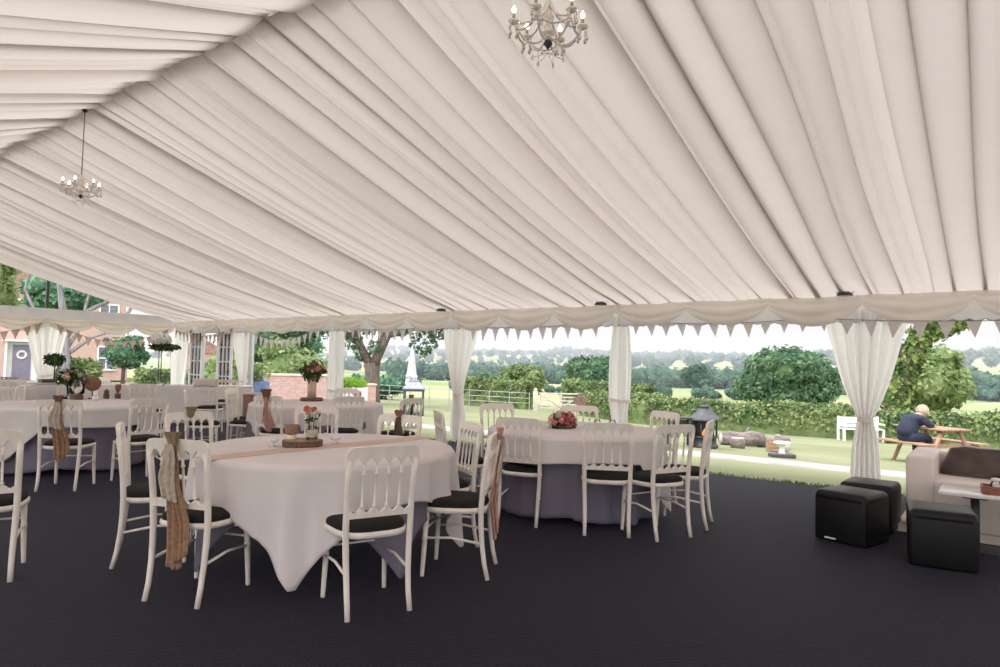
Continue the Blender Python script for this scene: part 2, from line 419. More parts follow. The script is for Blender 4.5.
bunting('brown bunting over the glazed door bay', (-13.75, BY-.10, 2.0), (-16.35, BY-.10, 1.98), .17, 15, .13, .19, M_FLAGB, 5)
bunting('lilac-grey bunting hung across the front of the wide tied curtain and the sofa bay', (1.5, BY-.16, 1.93), (-1.5, BY-.16, 1.92), .05, 13, .15, .18, M_FLAG, 6)
bunting('brown bunting sagging from the gable corner to the gable post', (EX+.16, 8.2, 2.0), (EX+.16, 5.72, 1.98), .35, 13, .16, .2, M_FLAGB, 7)
bunting('brown bunting sagging from the gable post along the open gable', (EX+.16, 5.5, 2.0), (EX+.16, 2.9, 1.98), .30, 13, .16, .2, M_FLAGB, 8)

# ------------------------------------------------------------------ lamps of the marquee
def floodlight(label, x, z=2.19, big=1):
    o = empty('floodlight', (x, EY-.22, z), 0, label, 'spotlight', 'small spotlights on the eave')
    MB().lathe([(.0, .035), (.045, .030), (.075, .012), (.085, -.012), (.078, -.014), (.05, -.004), (0, -.002)], n=18).build('lamp_housing', M_DARKMET, o)
    MB().lathe([(0,-.009),(.05,-.010),(.076,-.016),(.0,-.020)], n=18).build('lens', mat('lamp_lens',(.8,.78,.75),.25,.03,9,spec=.7), o)
    MB().tube([(-.08,0,.02), (-.08,.05,.05), (-.06,.1,.06), (.06,.1,.06), (.08,.05,.05), (.08,0,.02)], .007, 6).build('bracket', M_METAL, o)
    return o
floodlight('small dark spotlight clipped to the eave above the wide tied curtain', -1.40)
floodlight('small spotlight on the eave above the pole with the straight curtain', -4.45)
floodlight('small spotlight on the eave above the slanting V curtain', -7.42)

def chandelier(label, x, y, drop, sc, arms, a0):
    zt = RZ - .02
    o = empty('chandelier', (x, y, zt-drop), 0, label, 'chandelier', 'crystal chandeliers hung from the ridge')
    MB().tube([(0,0,.30*sc), (0,0,drop)], .005, 6).build('chain', M_ROPE, o)
    MB().lathe([(.0,-.02),(.022,0),(.028,.015),(.012,.03),(.0,.035)], c=(0,0,drop-.05), n=14).build('ceiling_rose', M_DARKMET, o)
    prof = [(0,-.10),(.012,-.09),(.03,-.07),(.018,-.05),(.05,-.02),(.06,.0),(.03,.03),(.018,.06),(.035,.10),(.05,.13),(.03,.17),(.015,.20),(.03,.23),(.012,.27),(0,.30)]
    MB().lathe([(r*sc, h*sc) for r, h in prof], n=14).build('column', M_CRYST, o)
    MB().lathe([(0,-.15*sc),(.012*sc,-.13*sc),(.036*sc,-.10*sc),(.032*sc,-.07*sc),(0,-.06*sc)], n=12).build('finial', M_DARKMET, o)
    cr = MB()
    for k in range(arms):
        a = a0 + 2*PI*k/arms; d = Vector((math.cos(a), math.sin(a), 0)); R = .29*sc
        pts = [d*(R*t) + Vector((0,0, sc*(-.02 - .10*math.sin(PI*t*.95) + .10*t*t))) for t in [i/10 for i in range(11)]]
        arm = MB().tube(pts, .008*sc, 6); e = pts[-1]
        arm.lathe([(.0,-.012),(.014,-.008),(.030,.006),(.027,.010),(0,.004)], c=e, n=12)
        A = arm.build('arm', M_CRYST, o)
        MB().lathe([(.013*sc,0),(.013*sc,.065*sc),(0,.067*sc)], c=e+Vector((0,0,.008)), n=10).build('candle_sleeve', M_GOLD, A)
        MB().lathe([(.009*sc,0),(.019*sc,.018*sc),(.017*sc,.035*sc),(.006*sc,.058*sc),(0,.068*sc)], c=e+Vector((0,0,.008+.067*sc)), n=10).build('candle_bulb', M_BULB, A)
        for q in range(4):                       # drops under each pan
            w = q*2*PI/4; p = e + Vector((.026*math.cos(w), .026*math.sin(w), -.012))
            for h in (0, .022, .044, .08): cr.ball(p + Vector((0,0,-h*sc)), (.008 if h < .06 else .016)*sc, 1, (1,1,1.6))
        for t in range(1, 16):                   # swags of beads between arms and to the top
            a2 = a + 2*PI/arms; d2 = Vector((math.cos(a2), math.sin(a2), 0)); f = t/16
            p = (d*(1-f)+d2*f)*R*.95 + Vector((0,0,.03*sc-.11*sc*4*f*(1-f)*.6)); cr.ball(p, .011*sc, 1)
            p = d*(R*.85*(1-f)) + Vector((0,0,(.06+.20*f-.10*4*f*(1-f)*.5)*sc)); cr.ball(p, .012*sc, 1); cr.ball((p.x*.55, p.y*.55, p.z+.05*sc), .012*sc, 1, (1,1,1.7))
        p = d*R*.45 + Vector((0,0,-.22*sc)); cr.ball(p, .012*sc, 1, (1,1,2)); cr.tube([p, d*R*.42+Vector((0,0,-.10*sc))], .002, 4)
        cr.tube([p, (0,0,-.17*sc)], .002, 4)
    tag(cr.build('crystal_drops', M_CRYST, o), kind='stuff')
    return o
chandelier('small crystal chandelier on a long cord with its ceiling hook in view', -7.35, RY, .86, .54, 6, .35)
chandelier('pink-tinted crystal chandelier close overhead, its cord out of view', -1.80, RY, .83, .60, 6, .75)

# ------------------------------------------------------------------ ground
def ground_z(x, y):
    d = max(0, y - 9.0)
    z = -.075*d + .0004*d*d
    if d > 32:
        q = d-32
        z = -1.99 - 13.5*(1-math.exp(-q*.0042)) 
        if q > 500: z += 62*sstep(500, 2300, q)*(.82 + .12*math.sin(x*.0021+1) + .10*math.sin(x*.0053+2.2) + .05*math.sin(x*.013))
    k = sstep(-30, -48, x) * (1 - sstep(20, 32, y))
    return z*(1-k) + (-.25)*k*(1 if y > 9 else 1)*min(1, d/3)
def field_mat():
    m, nt, out = nodes('meadow')
    tc = nt.nodes.new('ShaderNodeTexCoord')
    r1, n1, s1 = ramp_noise(nt, (.22,.237,.14), (.285,.295,.185), .35, 6)
    vo = nt.nodes.new('ShaderNodeTexVoronoi'); vo.inputs['Scale'].default_value = .0085
    nt.links.new(tc.outputs['Object'], vo.inputs['Vector'])
    rr = nt.nodes.new('ShaderNodeValToRGB')
    cs = [(.0,(.20,.26,.12)),(.3,(.36,.38,.21)),(.5,(.17,.24,.12)),(.7,(.44,.42,.26)),(1,(.25,.30,.15))]
    rr.color_ramp.elements[0].color = (*cs[0][1],1); rr.color_ramp.elements[1].color = (*cs[-1][1],1)
    for p, c in cs[1:-1]:
        e = rr.color_ramp.elements.new(p); e.color = (*c,1)
    sp = nt.nodes.new('ShaderNodeSeparateColor'); nt.links.new(vo.outputs['Color'], sp.inputs[0]); nt.links.new(sp.outputs[0], rr.inputs['Fac'])
    # mown lawn close to the tent, farmed fields beyond it
    sx = nt.nodes.new('ShaderNodeSeparateXYZ'); nt.links.new(tc.outputs['Object'], sx.inputs[0])
    mr = nt.nodes.new('ShaderNodeMapRange'); mr.inputs[1].default_value = 48; mr.inputs[2].default_value = 70
    nt.links.new(sx.outputs[1], mr.inputs[0])
    mx = nt.nodes.new('ShaderNodeMix'); mx.data_type = 'RGBA'
    nt.links.new(mr.outputs[0], mx.inputs[0]); nt.links.new(r1.outputs['Color'], mx.inputs[6]); nt.links.new(rr.outputs['Color'], mx.inputs[7])
    p = nt.nodes.new('ShaderNodeBsdfDiffuse'); nt.links.new(mx.outputs[2], p.inputs['Color'])
    nt.links.new(p.outputs[0], out.inputs['Surface']); return m
M_FIELD = field_mat()
ys = [-60,-20,0,6,8.3,8.9] + list(np.arange(9.4, 24, .7)) + list(np.arange(24, 60, 2.5)) + list(np.geomspace(62, 3600, 70))
xs_ = sorted(set([-v for v in np.geomspace(60, 4200, 50)] + list(np.arange(-58, 22, 2.0)) + list(np.geomspace(24, 1500, 24))))
V = [(x, y, ground_z(x, y) - (.02 if y < 9 else .012)) for y in ys for x in xs_]; nx = len(xs_)
F = [(j*nx+i, j*nx+i+1, (j+1)*nx+i+1, (j+1)*nx+i) for j in range(len(ys)-1) for i in range(nx-1)]
tag(MB().add(V, F).build('lawn', M_FIELD), kind='structure')
tag(MB().box(((EX-1+8)/2, (EY+.02+NEY-.6)/2, -.006), (9-EX+.2, EY+.02-NEY+.6, .02)).build('floor', M_CARPET), kind='structure')
M_PATH = mat('gravel_path', (.43,.41,.385), .95, .12, 3, bump=.4, bscale=30)
b = MB(); N = 90
pv = []
for i in range(N+1):
    x = -34 + 46*i/N; yc = 11.75 + .10*(x+2) * .12
    for e in (-.62, -.58, .58, .62):
        y = yc + e + .03*math.sin(i*1.7+e); pv.append((x, y, ground_z(x, y) + (.014 if abs(e) < .6 else -.08)))
b.add(pv, [(i*4+k, i*4+k+4, i*4+k+5, i*4+k+1) for i in range(N) for k in range(3)]).build('path', M_PATH)
tag(bpy.data.objects['path'], kind='structure')
# ragged grass along the edge of the carpet
gp = RNG.uniform([-16.4, EY+.03, 0], [6, EY+.16, .02], (5200,3)); gp = gp[RNG.random(5200) < .35+.65*np.clip(np.sin(gp[:,0]*2.3)+np.sin(gp[:,0]*5.9),0,1)]
b = MB()
for p in gp:
    h = RNG.uniform(.012,.038); a = RNG.uniform(0,6.28); w = .008; l = RNG.normal(0,.018,2)
    b.add([(p[0]-w*math.cos(a),p[1]-w*math.sin(a),-.01),(p[0]+w*math.cos(a),p[1]+w*math.sin(a),-.01),(p[0]+l[0],p[1]+l[1],h)], [(0,1,2)], False)
tag(b.build('edge_grass', leafmat('grass_blades', (.10,.16,.05), (.20,.27,.10), .3, 3)), 'ragged green grass growing along the carpet edge', 'grass', kind='stuff')
# ------------------------------------------------------------------ banquet chair
def make_chair():
    o = empty('banquet_chair', (0,0,0))
    # bent seat ring and pad
    def outline(t, k):
        a = 2*PI*t; c, s = math.cos(a), math.sin(a); e = .62
        x = math.copysign(abs(c)**e, c); y = math.copysign(abs(s)**e, s)
        w = .197 + .018*y; return x*w*k, y*.198*k
    def ring(u, v):
        a = 2*PI*v; x, y = outline(u, 1 + .055*math.cos(a)); return (x, y, .432 + .019*math.sin(a))
    MB().grid(ring, 48, 11, closed=True).build('seat_frame', M_WHITE, o)
    def pad(u, v):
        k = math.sin(min(1, v*1.02)*PI/2)**.6; x, y = outline(u, 1.01*k); return (x, y, .434 + .066*math.cos(v*PI/2)**.40)
    MB().grid(pad, 40, 12, closed=True).build('seat_pad', M_PAD, o)
    for s in (-1, 1):      # front legs, turned
        prof = [(.0125,0),(.013,.03),(.0165,.45),(.0155,.54),(.019,.55),(.019,.565),(.0155,.575),(.019,.585),(.019,.60),(.0155,.61),(.018,.75),(.019,1)]
        MB().lathe(prof, c=(s*.182,.178,0), top=(s*.170,.160,.43), n=10).build('leg', M_WHITE, o)
    for s in (-1, 1):      # rear legs sweep up into the back posts
        pts = [(s*.172,-.235,0),(s*.170,-.212,.10),(s*.172,-.196,.22),(s*.176,-.188,.34),(s*.180,-.187,.46),(s*.181,-.196,.60),(s*.184,-.212,.74),(s*.186,-.228,.85)]
        MB().tube(pts, [.014,.015,.016,.017,.0175,.017,.0165,.016], 8, sq=1.05).build('leg', M_WHITE, o)
        MB().tube([(s*.177,.165,.245),(s*.174,0,.255),(s*.173,-.198,.225)], .0085, 7).build('stretcher', M_WHITE, o)
    MB().tube([(-.175,.165,.30),(.175,.165,.30)], .0075, 7).build('stretcher', M_WHITE, o)
    # top rail with five pointed arches cut from its underside
    n = 60; hw = .2025; tilt = .017/.10
    def rail_y(z): return -.222 - (z-.82)*.13
    top = []; bot = []
    for i in range(n+1):
        x = -hw + 2*hw*i/n; a = abs(x)/hw
        zt = .925 - (.045*(1-math.sqrt(max(0, 1-((a-.80)/.20)**2))) if a > .80 else 0) - .006*a*a
        if abs(x) > .172: zb = .80
        else:
            t = ((x+.172)/.0688) % 1; arch = math.sin(PI*min(max(t,0.0),1))**.62; zb = .806 + .058*arch
        top.append((x, zt)); bot.append((x, zb))
    V = []; F = []
    for k, dy in ((0, .0115), (1, -.0115)):
        for (x, zt), (x2, zb) in zip(top, bot): V += [(x, rail_y(zt)+dy-.008*(1-(x/hw)**2), zt), (x, rail_y(zb)+dy-.008*(1-(x/hw)**2), zb)]
    m = 2*(n+1)
    for i in range(n):
        a = 2*i; F += [(a, a+1, a+3, a+2), (m+a, m+a+2, m+a+3, m+a+1), (a, a+2, m+a+2, m+a), (a+1, m+a+1, m+a+3, a+3)]
    F += [(0, m, m+1, 1), (2*n, 2*n+1, m+2*n+1, m+2*n)]
    MB().add(V, F, False).build('top_rail', M_WHITE, o)
    # lower rail with a wavy upper edge
    V = []; F = []; n2 = 60
    for k, dy in ((0, .010), (1, -.010)):
        for i in range(n2+1):
            x = -.178 + .356*i/n2; z = .572 + .011*math.cos(2*PI*(x+.178)/.0712); V += [(x, -.194+dy-.006, z), (x, -.191+dy-.006, .532)]
    m = 2*(n2+1)
    for i in range(n2):
        a = 2*i; F += [(a, a+1, a+3, a+2), (m+a, m+a+2, m+a+3, m+a+1), (a, a+2, m+a+2, m+a), (a+1, m+a+1, m+a+3, a+3)]
    MB().add(V, F, False).build('lower_rail', M_WHITE, o)
    for k in range(4):
        x = -.172 + .0688*(k+1); prof = [(.008,0),(.007,.10),(.012,.13),(.012,.15),(.0065,.17),(.0078,.5),(.0065,.80),(.012,.825),(.012,.845),(.007,.87),(.008,1)]
        MB().lathe(prof, c=(x*1.0,-.201,.560), top=(x,-.228,.815), n=8).build('spindle', M_WHITE, o)
    return o
CH = make_chair(); CH.scale = (1,1,.963); first = [True]
SEATS = []
def chair(rx, ry, dx, dy, label, group):
    """rx, ry: middle of the rear feet; dx, dy: the way the sitter faces"""
    d = Vector((dx, dy)).normalized()
    o = CH if first[0] else copy_tree(CH); first[0] = False
    o.location = (rx + d.x*.235, ry + d.y*.235, 0.004); o.rotation_euler = (0,0,facing(d)); tag(o, label, 'chair', group)
    SEATS.append(o); return o

# ------------------------------------------------------------------ tables and cloths
def drape(r, L_of, zt, seed, amp=1.0, corners=()):
    """cloth over a round top: L_of(angle) is how far it hangs past the rim"""
    rg = random.Random(seed); ph = [rg.uniform(0,6.28) for _ in range(6)]
    NT = 480; rows = [.3,.6,.85,.96]; V = []; F = []; NS = 22
    for a in rows:
        for i in range(NT):
            t = 2*PI*i/NT; V.append((a*r*math.cos(t), a*r*math.sin(t), zt))
    for j in range(NS):
        for i in range(NT):
            t = 2*PI*i/NT; L = L_of(t); s = L * (j/(NS-1))**1.15
            dc = min([180] + [abs((t-c+PI) % (2*PI) - PI)*180/PI for c in corners])
            lip = min(s, .035); k = min(1, max(0, s-.02)/.40)
            o = .004 + lip*.5
            sharp = lambda w: (1-abs(math.sin(w)))*1.4-.6
            o += k*(.026*sharp(6.5*t+ph[0]) + .018*math.cos(19*t+ph[1]) + .012*sharp(15*t+ph[2]))*amp
            o += k*.016 + .010*math.cos(7*t+ph[3]+s*6)*k
            o += s*(.05*math.exp(-(dc/6.0)**2) - .05*math.exp(-((dc-13)/6.0)**2) + .015)
            z = zt - (s - lip*.35)
            if z < .012: o += (.012-z)*.5; z = .012 + .004*abs(math.sin(t*30))
            V.append(((r+o)*math.cos(t), (r+o)*math.sin(t), z))
    m = len(rows)+NS
    for j in range(m-1):
        for i in range(NT):
            i2 = (i+1) % NT; F.append((j*NT+i, j*NT+i2, (j+1)*NT+i2, (j+1)*NT+i))
    c = len(V); V.append((0,0,zt)); F += [(c, (i+1)%NT, i) for i in range(NT)]
    return MB().add(V, F)
def square(r, half, rot, cap=1.385):
    def f(t):
        q = ((t-rot + PI/4) % (PI/2)) - PI/4; return min(half/math.cos(q), half*cap) - r
    return f, [rot+PI/4+k*PI/2 for k in range(4)]
def tailed(r, base, tails):
    """short all-round drop with hanging tails at given angles: (angle, drop, half width in degrees)"""
    def f(t):
        L = base + .02*math.sin(t*3+1)
        for a, d, w in tails:
            q = abs((t-a+PI) % (2*PI) - PI)*180/PI
            if q < w: L = max(L, base + (d-base)*(1-q/w)**.8)
        return L
    return f, [a for a, d, w in tails]
def round_table(name_l, cx, cy, r, over, under, seed, cloth_l, under_l, amp=1.0, ru=.022):
    o = empty('round_table', (cx,cy,0), 0, name_l, 'table', 'round banquet tables')
    MB().lathe([(0,.704),(r-.03,.704),(r-.02,.710),(r-.02,.728),(r-.03,.734),(0,.734)], n=64).build('tabletop', M_PALETIM, o)
    for s in (-1,1):
        for e in (-1,1):
            MB().tube([(s*.40,e*.28,.70),(s*.42,e*.32,0.0)], .014, 8).build('leg', M_DARKMET, o)
        MB().tube([(s*.41,-.31,.12),(s*.41,.31,.12)], .010, 8).build('brace', M_DARKMET, o)
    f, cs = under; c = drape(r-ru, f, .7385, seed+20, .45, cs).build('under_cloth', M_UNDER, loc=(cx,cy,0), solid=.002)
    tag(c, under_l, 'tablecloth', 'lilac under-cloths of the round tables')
    f, cs = over; c = drape(r, f, .744, seed, amp, cs).build('tablecloth', M_LINEN, loc=(cx,cy,0), solid=.002)
    tag(c, cloth_l, 'tablecloth', 'white cloths on the round tables'); return o
D2 = PI/180
T1 = (-3.71, 2.99); T2 = (-3.20, 5.46); T3 = (-8.95, 3.35); T4 = (-7.47, 5.80)
R1, R2, R3, R4 = .84, .80, .86, .86
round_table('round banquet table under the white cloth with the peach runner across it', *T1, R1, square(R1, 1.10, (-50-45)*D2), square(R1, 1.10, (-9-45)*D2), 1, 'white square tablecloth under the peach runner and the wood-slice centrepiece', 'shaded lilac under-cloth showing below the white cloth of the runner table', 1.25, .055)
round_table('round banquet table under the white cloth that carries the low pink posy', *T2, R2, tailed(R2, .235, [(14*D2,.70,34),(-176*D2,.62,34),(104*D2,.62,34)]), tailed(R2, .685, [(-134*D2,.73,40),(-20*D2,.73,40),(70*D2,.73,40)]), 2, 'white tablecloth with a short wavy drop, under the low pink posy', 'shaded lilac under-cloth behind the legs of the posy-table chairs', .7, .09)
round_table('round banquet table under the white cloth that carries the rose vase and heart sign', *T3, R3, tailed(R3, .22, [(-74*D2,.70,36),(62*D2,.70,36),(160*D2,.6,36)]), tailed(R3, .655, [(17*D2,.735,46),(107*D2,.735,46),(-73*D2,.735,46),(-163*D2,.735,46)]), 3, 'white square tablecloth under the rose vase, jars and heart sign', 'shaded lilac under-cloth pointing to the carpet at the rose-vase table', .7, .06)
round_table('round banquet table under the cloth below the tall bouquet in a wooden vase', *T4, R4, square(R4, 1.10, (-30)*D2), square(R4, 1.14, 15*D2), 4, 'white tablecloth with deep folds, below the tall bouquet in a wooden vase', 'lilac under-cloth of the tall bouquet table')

G1 = 'chairs round the table with the peach runner'; G2 = 'chairs round the table with the pink posy'; G3 = 'chairs round the rose-vase table'; G4 = 'chairs round the tall bouquet table'; G5 = 'chairs by the long table and the gable'
chA = chair(-2.63,2.485,-.92,.38,'white banquet chair with its back to us, beside the hanging corner of the runner-table cloth',G1)
chB = chair(-3.60,1.87,-.36,.93,'white banquet chair wearing the long brown hessian sash, at the runner table',G1)
chair(-4.63,2.02,.46,.89,'white banquet chair seen edge-on behind the chair with the long hessian sash',G1)
chD = chair(-2.64,3.465,-.88,-.48,'white banquet chair in side view with a pink sash hung behind its back',G1)
chair(-3.22,3.93,-.47,-.88,'white banquet chair just behind the side-view chair with the pink sash',G1)
chG = chair(-4.04,3.99,.30,-.95,'white banquet chair with a brown heart, across the runner table from the two glass dishes',G1)
chair(-5.22,4.05,.82,-.57,'white banquet chair directly behind the jars of the wood-slice centrepiece',G1)
chI = chair(-5.29,2.84,1,.05,'white banquet chair with a small olive bow, facing us across the runner table',G1)
c520 = chair(-3.23,4.56,-.25,.97,'white banquet chair next to the pink posy, its back to the side-view chair',G2)
chair(-2.49,4.74,-.5,.87,'white banquet chair standing square to the raised hem of the posy table cloth',G2)
chair(-2.05,5.02,-.9,.42,'white banquet chair turned at an angle at the lawn end of the posy table',G2)
chair(-2.00,5.66,-.97,-.22,'white banquet chair seen as a thin edge in front of the tall black firepit',G2)
chair(-2.71,6.37,-.42,-.9,'white banquet chair beyond the posy table with its spindles against the firepit bench',G2)
chJ = chair(-3.73,6.44,.45,-.9,'white banquet chair with a peach napkin fan, behind the posy',G2)
chair(-4.49,5.92,.85,-.5,'pale banquet chair facing us in front of the garden rail and gatepost',G2)
chair(-4.10,4.53,.60,.80,'white banquet chair seen nearly edge-on below the slanting V curtain',G2)
c3 = chair(-7.36,2.64,-.72,.68,'white banquet chair with a pale lace and hessian sash, at the rose-vase table',G3)
chair(-7.17,3.42,-1,.02,'white banquet chair in three-quarter view at the rose-vase table with no sash',G3)
chair(-8.75,2.05,-.15,1,'white banquet chair mostly out of view, by the cloth corner of the rose-vase table',G3)
chair(-4.72,1.30,-.75,.35,'white banquet chair cut by the frame edge, back seen edge-on',G3)
chair(-6.39,5.43,-.90,.35,'white banquet chair with its back to us in front of the blue-lit cloth',G4)
c270 = chair(-7.03,4.73,-.32,.95,'white banquet chair with a dusky pink sash beside the brown wooden pedestal',G4)
c415 = chair(-5.72,5.85,-1,-.05,'white banquet chair with a dark heart, in front of the black lantern outside',G4)
chair(-8.52,5.15,.8,.6,'white banquet chair of the tall bouquet table beside the brown pedestal, black seat showing',G4)
chair(-8.05,6.80,.45,-.9,'white banquet chair on the garden side of the tall bouquet table',G4)
# chairs further back
chair(-8.66,4.58,.5,.86,'white banquet chair beside the rose-vase table end, just behind the olive-bow chair',G5)
c205 = chair(-10.95,6.15,-.7,.7,'white banquet chair with a pale cloth hood over its top rail, at the long table',G5)
chair(-8.95,5.45,.75,.66,'white banquet chair seen edge-on between the hooded chair and the brown pedestal',G5)
chair(-10.79,5.02,-.75,.66,'white banquet chair showing its arches against the long white table cloth',G5)
chair(-13.95,5.75,.2,-1,'small pale banquet chair beyond the heart sign, in front of the garden hedges',G5)
chair(-13.0,3.95,.95,-.1,'pale banquet chair behind the square white table near the gable door view',G5)
chair(-12.1,3.55,-.95,.3,'pale banquet chair on this side of the square white table, by the gable',G5)
chair(-12.3,7.35,-.85,.5,'white banquet chair drawn up to the garden end of the long white table',G5)
chair(-14.9,5.5,.85,-.5,'pale banquet chair behind the long white table under the gable topiary',G5)

# long table with a floor-length cloth, and a square one by the gable
def long_table(cx, cy, ang, L, W, lab_t, lab_c, seed):
    o = empty('trestle_table', (cx,cy,0), ang, lab_t, 'table', 'straight tables near the gable')
    MB().box((0,0,.725), (L-.02,W-.02,.03), bev=.005).build('tabletop', M_PALETIM, o)
    for s in (-1,1):
        for e in (-1,1): MB().tube([(s*(L/2-.25),e*(W/2-.1),.71),(s*(L/2-.2),e*(W/2-.08),0)], .015, 8).build('leg', M_DARKMET, o)
    ph = seed*1.7
    def fn(u, v):
        a = 2*PI*u; c, s = math.cos(a), math.sin(a); e = .12
        x = math.copysign(abs(c)**e, c)*L/2; y = math.copysign(abs(s)**e, s)*W/2
        if v < .25: k = v/.25; return (x*k, y*k, .745)
        d = (v-.25)/.75; f = .014*d*math.sin((x*1.0+y*1.3)*26+ph) + .01*d*math.sin((x-y)*43); k = 1 + .02*d + f
        return (x + math.copysign(.03*d+f, x), y + math.copysign(.03*d+f, y), .745 - d*.732)
    c = MB().grid(fn, 420, 18, closed=True).build('tablecloth', M_LINEN, loc=(cx,cy,0), rz=ang, solid=.002)
    tag(c, lab_c, 'tablecloth', 'floor-length cloths on the straight tables'); return o
ang = math.atan2(.85,.53)
long_table(-13.52,6.75,ang,3.3,.75,'long trestle table in front of the gable corner curtain, under a white cloth','long white floor-length tablecloth below the tall white flower ball',1)
long_table(-14.62,4.02,ang,1.5,.75,'short trestle table near the gable, under a white cloth','square white floor-length tablecloth between the pale chairs near the gable',2)

# ------------------------------------------------------------------ sashes
def sash(ch, label, m_tail, m_lace=None, tail=.62, knot=M_HESS, big=1.0, two=True, xo=0, heart=False):
    o = empty('hessian_sash', ch.location.copy(), ch.rotation_euler.z, label, 'sash', 'sashes and bows tied to chairs'); y0 = -.255
    k = MB()
    if heart:
        def hf(u, v):
            a = 2*PI*u; x = .030*(math.sin(a)**3)*big; z = (.026*math.cos(a) - .010*math.cos(2*a) - .004*math.cos(3*a))*big
            e = [(-.012,.0),(-.012,1),(.012,1),(.012,.0)][round(v*3)]; return (xo+x*e[1], y0-.012+e[0], .905+z*e[1])
        k.grid(hf, 32, 4, False, closed=True)
    else:
        def kf(u, v):
            a = 2*PI*u; r = (.020 + .030*v**1.5 + .006*math.sin(a*7))*big; return (xo+r*math.cos(a)*1.0, y0-.015+r*math.sin(a)*.55, .855+.075*v*big)
        k.grid(kf, 36, 8, closed=True); k.ball((xo,y0-.012,.862), .024*big, 2, (1.1,.6,.8))
    k.build('knot', knot, o)
    def strip(w0, w1, x1, L, wave, yo, sl=0):
        def fn(u, v):
            a = (u-.5); w = w0 + (w1-w0)*min(1, v*1.6); z = .87 - L*v + .02*a*(v>.98)
            y = -.255 - .012 - yo - .008*math.sin(u*PI*5+wave)*min(1, v*2) + (.055*min(1,(.87-z)/.42) if z > .45 else .055 - .03*min(1,(.45-z)/.3))
            return (xo + x1*v + a*w + .01*math.sin(v*7+wave), y-.012, z - .02*math.sin(a*3+wave)*v)
        return MB().grid(fn, 22, 30)
    if tail:
        strip(.045, .095, .012, tail, 1.0, .0).build('tail', m_tail, o, solid=.002)
        if two: strip(.04, .075, .07, tail*.93, 2.4, .012).build('tail', m_tail, o, solid=.002)
    if m_lace: strip(.05, .105, -.02, tail*.46 if tail else .35, .3, .022).build('lace_tail', m_lace, o, solid=.002)
    return o
M_OLIVE = mat('olive_ribbon', (.27,.205,.13), .9, .25, 40, bump=.3, bscale=120)
sash(chB, 'long brown hessian sash with a cream lace overlay on the chair at the runner table', M_HESS, M_LACE, .66, M_OLIVE, 1.0)
sash(c3, 'pale lace and brown hessian sash with a dark red knot on the rose-vase chair', M_HESS, M_LACE, .56, mat('rust_ribbon',(.22,.10,.07),.9,.3,40), 1.0)
sash(chD, 'dusky pink sash hanging beside the side-view chair at the runner table', M_LACEP, M_LACE, .66, M_LACEP, .9)
sash(c270, 'dusky pink lace sash with a red-brown knot beside the brown pedestal', M_LACEP, None, .40, mat('rust_ribbon',(.22,.10,.07),.9,.3,40), 1.5)
sash(chI, 'small olive bow on the chair facing us across the runner table', M_HESS, None, 0, M_OLIVE, 1.0)
o = sash(chG, 'brown heart with a short dark tail, on a chair at the runner table', mat('dark_tail',(.10,.065,.05),.9,.2,30), None, .30, M_HEART, 1.25, False, heart=True)
sash(c415, 'dark brown heart on the chair in front of the black lantern outside', mat('dark_tail',(.10,.065,.05),.9,.2,30), None, .22, M_HEART, 1.2, False, heart=True)
# front-facing chairs show the bow over the inner side of the rail too
for ch in (chI, chG, c415):
    for s in C.objects:
        if s.name.startswith('hessian_sash') and (s.location - ch.location).length < .001: s.location = ch.location + Vector((math.cos(ch.rotation_euler.z+PI/2), math.sin(ch.rotation_euler.z+PI/2), 0))*.055
hood = MB()
def hf(u, v):
    a = PI*u; return (-.19+.36*v, -.232+.05*math.cos(a)*(1+.1*math.sin(v*20)), .915+.035*math.sin(a) + .012*math.sin(v*PI)-.10*max(0,abs(u-.5)*2-.6)/.4)
o = hood.grid(hf, 20, 24).build('cloth_hood', M_SWAG, loc=c205.location, rz=c205.rotation_euler.z, solid=.003)
tag(o, 'folded cream cloth hood lying over the top rail of a chair at the long table', 'cloth')
def fan(u, v):
    return ((u-.5)*.20*(v*.9+.1), -.25+.02*math.sin(u*PI*6)*v, .86+.14*v*(1-.5*abs(u-.5)))
o = MB().grid(fan, 30, 10).build('napkin_fan', M_RUN, loc=chJ.location, rz=chJ.rotation_euler.z, solid=.003)
tag(o, 'peach napkin fan standing on the chair back behind the pink posy', 'napkin')

# ------------------------------------------------------------------ flowers
def blooms(b, c, r, n, rng, sz, flat=1.0):
    for i in range(n):
        d = rng.normal(0,1,3); d /= np.linalg.norm(d); d[2] = abs(d[2])*flat; p = np.array(c) + d*r*rng.uniform(.75,1.0)
        m = 16; t = rng.uniform(0,6.28,m); k = rng.uniform(0,1,m)
        off = rng.normal(0,1,(m,3)); off /= np.linalg.norm(off,axis=1)[:,None]
        b.leaves(p + off*sz*.55, off, sz*.55, rng, .3, .8)
def bouquet(parent, c, r, cols, n, sz, seed, nl=140, lsz=.05, flat=1.0, spread=1.15):
    rng = np.random.default_rng(seed)
    d = rng.normal(0,1,(nl,3)); d /= np.linalg.norm(d,axis=1)[:,None]; d[:,2] = d[:,2]*.8
    MB().leaves(np.array(c) + d*r*rng.uniform(.5,spread,(nl,1)), d, lsz, rng, .6, .4).build('foliage', M_GREEN, parent)
    for m in cols:
        b = MB(); blooms(b, c, r, n, rng, sz, flat); b.build('blossoms', m, parent)
def jar(parent, x, y, z, r, h, lid=False):
    MB().lathe([(r*.8,0),(r,.01),(r,h*.72),(r*.75,h*.85),(r*.78,h),(r*.74,h),(r*.7,h*.86),(r*.94,h*.7),(r*.94,.012),(0,.012)], c=(x,y,z), n=18).build('jar', M_GLASS, parent)
ZT = .7455
